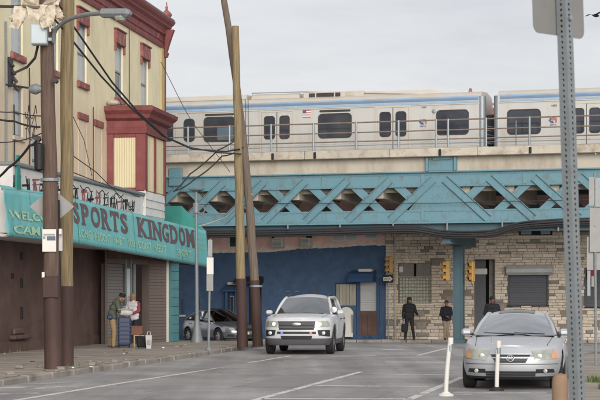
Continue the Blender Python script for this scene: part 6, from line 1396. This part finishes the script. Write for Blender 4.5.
def standing(arms, legs=None, lean=0.0, j=1, t=2, sh=3, sk=0, headfwd=V(0, -1, 0), bulk=1.0, hc=None):
    """arms: {side: (elbow, wrist, hand direction)}; the figure faces -y."""
    L_ = legs or {1: (V(.10, -.01, .50), V(.11, .03, .09)), -1: (V(-.10, -.01, .50), V(-.11, .03, .09))}; J = []
    J += [(V(-.11, .0, 1.36), .115 * bulk, V(.11, 0, 1.36), .115 * bulk, j), (V(-.09, -.01, 1.20), .125 * bulk, V(.09, -.01, 1.20), .125 * bulk, j), (V(-.085, 0, 1.02), .13 * bulk, V(.085, 0, 1.02), .13 * bulk, j), (V(-.08, 0, .93), .12 * bulk, V(.08, 0, .93), .12 * bulk, j), (V(-.15, 0, 1.44), .06, V(.15, 0, 1.44), .06, j), (V(0, .005, 1.46), .062, V(0, -.012, 1.55), .054, sk), (V(0, 0, 1.47), .075, V(0, .005, 1.49), .07, j)]
    for s_, (el, wr, hd2) in arms.items():
        J += [(V(s_ * .19, 0, 1.41), .072 * bulk, el, .055 * bulk, j), (el, .056 * bulk, wr, .042 * bulk, j)]; J += hand(wr + (wr - el).normalized() * .02, hd2, V(0, -1, 0) if abs(hd2.normalized().y) < .7 else V(-s_, 0, 0), sk, .7)
    for s_, (kn, an) in L_.items():
        J += [(V(s_ * .09, 0, .90), .102, kn, .072, t), (kn, .072, an + V(0, 0, .02), .056, t), (an, .058, an + V(0, -.005, -.02), .056, t), (an + V(0, .03, -.045), .042, an + V(s_ * .015, -.165, -.055), .036, sh)]
    J += head(hc or V(0, -.02, 1.645), headfwd, V(0, 0, 1), sk); return J
# man in black crossing, seen nearly side on with one arm held out
g0 = lambda px, D: Vector(((px - 300) / F * D, D, gz(D)))
def far(px, D): p = g0(px, D); p.z += .12 if D > 71.9 else 0.0; return p
J = standing({1: (V(.27, .03, 1.15), V(.33, -.17, 1.02), V(.4, -.6, -.25)), -1: (V(-.26, .06, 1.14), V(-.25, .02, .88), V(0, -.1, -1))}, {1: (V(.13, -.06, .50), V(.19, -.02, .09)), -1: (V(-.12, -.02, .50), V(-.16, .10, .09))}, j=1, t=1, sh=2, headfwd=V(.9, -.45, -.05), bulk=1.08)
def ex_a(r_):
    cap(r_, V(0, -.02, 1.645), V(.9, -.45, 0), "blk", False, "knit_hat"); h = MB(); h.tube([V(0, .03, 1.50), V(0, .05, 1.6), V(0, .03, 1.70)], [.10, .105, .085], 12); h.build("hood", M["blk"], r_, smooth=True); eyes(r_, V(0, -.02, 1.645), V(.9, -.45, 0).normalized())
pm1 = figure("person in black hooded coat and trousers standing before the glass block window", far(409.3, 72.6), 0, J, ["skind", "blk", "shoe"], None, ex_a, scale=1.03)
bg = thing("shopping_bag", "dark bag hanging from the hand of the person in black", "bag", far(404.6, 72.5) + V(0, 0, .32))
MB().box(-.14, .14, -.07, .07, 0, .36, ch=.04).build("body", M["blk"], bg); MB().tube([(-.08, 0, .35), (-.05, 0, .5), (.05, 0, .5), (.08, 0, .35)], .01, 5).build("strap", M["blk"], bg)
# person in navy jacket with beige trousers leaning by the column, hands together in front
J = standing({1: (V(.26, -.01, 1.14), V(.06, -.2, 1.06), V(-1, -.2, -.1)), -1: (V(-.26, -.01, 1.14), V(-.05, -.21, 1.03), V(1, -.2, -.1))}, {1: (V(.06, -.03, .50), V(.07, .0, .09)), -1: (V(-.06, -.02, .50), V(-.06, .04, .09))}, headfwd=V(-.35, -.9, -.35), bulk=1.1)
def ex_b(r_): c = V(0, -.02, 1.645); MB().lathe([(.096, -.02), (.099, .02), (.085, .07), (.05, .098), (.003, .106)], 16, Matrix.Translation(c + V(.008, .02, .022))).build("hair", M["shoe"], r_, smooth=True); eyes(r_, c, V(-.35, -.9, -.2).normalized())
figure("person in navy jacket and beige trousers leaning beside the teal column, hands clasped", far(446.3, 72.4), math.radians(8), J, ["skin", "navy", "beige", "shoe"], None, ex_b, scale=.95)
# person in dark jacket and cap behind the silver car
J = standing({1: (V(.27, .0, 1.14), V(.2, -.16, 1.0), V(-.5, -.6, -.5)), -1: (V(-.27, 0, 1.14), V(-.2, -.16, 1.0), V(.5, -.6, -.5))}, headfwd=V(-.3, -.95, 0), bulk=1.15)
def ex_c(r_): c = V(0, -.02, 1.645); cap(r_, c, V(-.3, -.95, 0), "blk"); eyes(r_, c, V(-.3, -.95, 0).normalized())
figure("person in dark jacket and peaked cap standing behind the silver car by the doorway", far(492.3, 61.5), math.radians(-6), J, ["skind", "blk", "navy", "shoe"], None, ex_c, scale=1.0)
# stooping man in olive jacket, seen from the side, reaching right to the bag
Jm = [(V(.0, .09, .94), .135, V(.0, -.09, .94), .135, 1), (V(-.02, .08, 1.06), .135, V(-.02, -.08, 1.06), .135, 1), (V(.03, .08, 1.22), .14, V(.03, -.08, 1.22), .14, 1), (V(.10, .10, 1.36), .125, V(.10, -.10, 1.36), .125, 1), (V(.15, .14, 1.42), .075, V(.15, -.14, 1.42), .075, 1), (V(.17, 0, 1.45), .065, V(.23, 0, 1.50), .058, 0), (V(.14, 0, 1.46), .085, V(.17, 0, 1.48), .08, 1)]
for s_, el, wr in ((-1, V(.22, -.22, 1.12), V(.40, -.16, .98)), (1, V(.26, .2, 1.14), V(.44, .12, 1.0))):
    Jm += [(V(.14, s_ * .18, 1.38), .082, el, .066, 1), (el, .066, wr, .05, 1)] + hand(wr + (wr - el).normalized() * .02, V(.9, 0, -.45), V(0, -s_, 0), 0, .8)
for s_, kn, an in ((-1, V(.05, -.11, .50), V(.03, -.12, .09)), (1, V(.02, .10, .50), V(-.08, .12, .09))):
    Jm += [(V(-.01, s_ * .09, .90), .115, kn, .085, 2), (kn, .083, an + V(0, 0, .03), .066, 2), (an, .064, an - V(0, 0, .02), .062, 2), (an + V(-.03, 0, -.045), .045, an + V(.16, s_ * .01, -.055), .038, 3)]
hcm = V(.30, -.01, 1.575); Jm += head(hcm, V(.9, -.1, -.42), V(.42, 0, .9), 0)
def ex_d(r_):
    MB().lathe([(.104, -.02), (.108, .02), (.10, .07), (.06, .105), (.004, .115)], 16, Matrix.Translation(hcm + V(-.015, 0, .0)) @ Matrix.Rotation(.35, 4, "Y")).build("knit_hat", M["blk"], r_, smooth=True)
    eyes(r_, hcm, V(.9, -.1, -.4).normalized(), V(.4, 0, .9).normalized())
    MB().box(-.16, .02, -.26, -.12, .86, 1.02, ch=.04).build("waist_pouch", M["bluecase"], r_)
dpm = G(113, 347.5, HP); figure("stooping person in olive jacket and khaki trousers reaching towards the suitcase", (dpm.x, dpm.y, HP), math.radians(0), Jm, ["skin", "olive", "khaki", "shoe"], None, ex_d, scale=.985)
# person in white jacket with red sleeves by the shop door
J = standing({1: (V(.24, -.06, 1.16), V(.12, -.24, 1.08), V(-.8, -.4, -.1)), -1: (V(-.25, -.05, 1.16), V(-.18, -.24, 1.1), V(.6, -.6, .1))}, headfwd=V(-.55, -.75, -.35), bulk=1.05)
J = [(a, b, c, d, (4 if (m == 1 and i in range(7, 9) or m == 1 and 20 < i < 60 and False) else m)) for i, (a, b, c, d, m) in enumerate(J)]
def ex_e(r_): c = V(0, -.02, 1.645); cap(r_, c, V(-.55, -.75, 0), "khaki"); eyes(r_, c, V(-.55, -.75, -.2).normalized()); MB().box(-.16, .16, -.15, -.125, 1.08, 1.13, ch=.01).build("stripe", M["redj"], r_)
dq = G(133.3, 343.8, HP); figure("person in white jacket with red trim and khaki cap by the shop door", (dq.x, dq.y, HP), math.radians(-20), J, ["skin", "whitej", "navy", "shoe", "redj"], None, ex_e, scale=.93)

# ------------------------------------------------------------------ luggage by the shop door
def at(px, py, lab, cat, name, rz=0.0): g_ = G(px, py, HP); return thing(name, lab, cat, (g_.x, g_.y, HP), rz), g_.y
sc_, D = at(124.4, 347.6, "large ribbed blue suitcase standing between the two people", "suitcase", "suitcase", .1); k = D / F
w_ = 6.6 * k; h_ = 31 * k; MB().box(-w_, w_, -.16, .16, .05, h_, ch=.05).build("shell", M["bluecase"], sc_)
for i in range(6): MB().box(-w_ - .012, w_ + .012, -.172, .172, .12 + i * (h_ - .2) / 6, .12 + i * (h_ - .2) / 6 + .05, ch=.02).build("rib", M["bluecase"], sc_)
for x in (-1, 1):
    for y in (-1, 1): MB().lathe([(.035, -.02), (.035, .02)], 10, Matrix.Translation((x * (w_ - .05), y * .11, .035)) @ Matrix.Rotation(math.pi / 2, 4, "Y")).build("wheel", M["tyre"], sc_)
MB().tube([(-.1, .14, h_ - .02), (-.1, .14, h_ + .2), (.1, .14, h_ + .2), (.1, .14, h_ - .02)], .012, 6).build("handle", M["galvd"], sc_)
tb = thing("holdall", "pale grey holdall lying on top of the blue suitcase", "bag", sc_.location + V(.04, -.02, h_), .1)
bm_ = MB().box(-.23, .23, -.15, .15, .0, .27, ch=.09).build("body", M["bagw"], tb); sbm = bm_.modifiers.new("round", "SUBSURF"); sbm.levels = 2; evaluated(bm_); MB().box(-.235, .235, -.155, .155, .2, .225, ch=.008).build("zip", M["galvd"], tb); MB().tube([(-.1, -.13, .2), (-.08, -.16, .3), (.08, -.16, .3), (.1, -.13, .2)], .012, 5).build("strap", M["galvd"], tb)
tbl, D = at(139.5, 347.5, "low light wooden stand with thin legs beside the blue suitcase", "stand", "folding_stand", .05); k = D / F
w_ = 5.6 * k; h_ = 12.5 * k
MB().box(-w_, w_, -.17, .17, h_ - .025, h_, ch=.006).build("top", M["wood"], tbl)
for x in (-1, 1):
    for y in (-1, 1): MB().box(x * (w_ - .02) - .014, x * (w_ - .02) + .014, y * .14 - .014, y * .14 + .014, 0, h_ - .025).build("leg", M["wood"], tbl)
bx2 = thing("cardboard_box", "small reddish brown box on the light wooden stand", "box", tbl.location + V(-.08, 0, h_), .1); MB().box(-.17, .17, -.13, .13, 0, .26, ch=.01).build("carton", M["cardb"], bx2); MB().box(-.18, .18, -.14, .14, .24, .275, ch=.008).build("lid", M["cardb"], bx2)
bb, D = at(142.3, 348.5, "black rolling case under the light wooden stand", "case", "rolling_case", .0); MB().box(-.16, .16, -.12, .12, .03, .36, ch=.04).build("body", M["blk"], bb); MB().tube([(-.07, 0, .35), (-.06, 0, .41), (.06, 0, .41), (.07, 0, .35)], .012, 5).build("handle", M["blk"], bb); [MB().lathe([(.03, -.015), (.03, .015)], 8, Matrix.Translation((x * .11, -.08, .03)) @ Matrix.Rotation(math.pi / 2, 4, "Y")).build("wheel", M["tyre"], bb) for x in (-1, 1)]
wb, D = at(148.8, 348.8, "white plastic carrier bag standing at the end of the wooden stand", "bag", "carrier_bag", .0); q = MB().prism([(-.07, -.06, 0), (.07, -.06, 0), (.095, -.07, .4), (-.09, -.07, .4)], (0, .13, 0)).build("body", M["bagw"], wb); MB().tube([(-.05, 0, .38), (-.04, 0, .5), (.04, 0, .5), (.05, 0, .38)], .012, 5).build("handle", M["bagw"], wb); MB().box(-.05, .05, -.078, -.068, .12, .26, ch=.004).build("print", M["galvd"], wb)
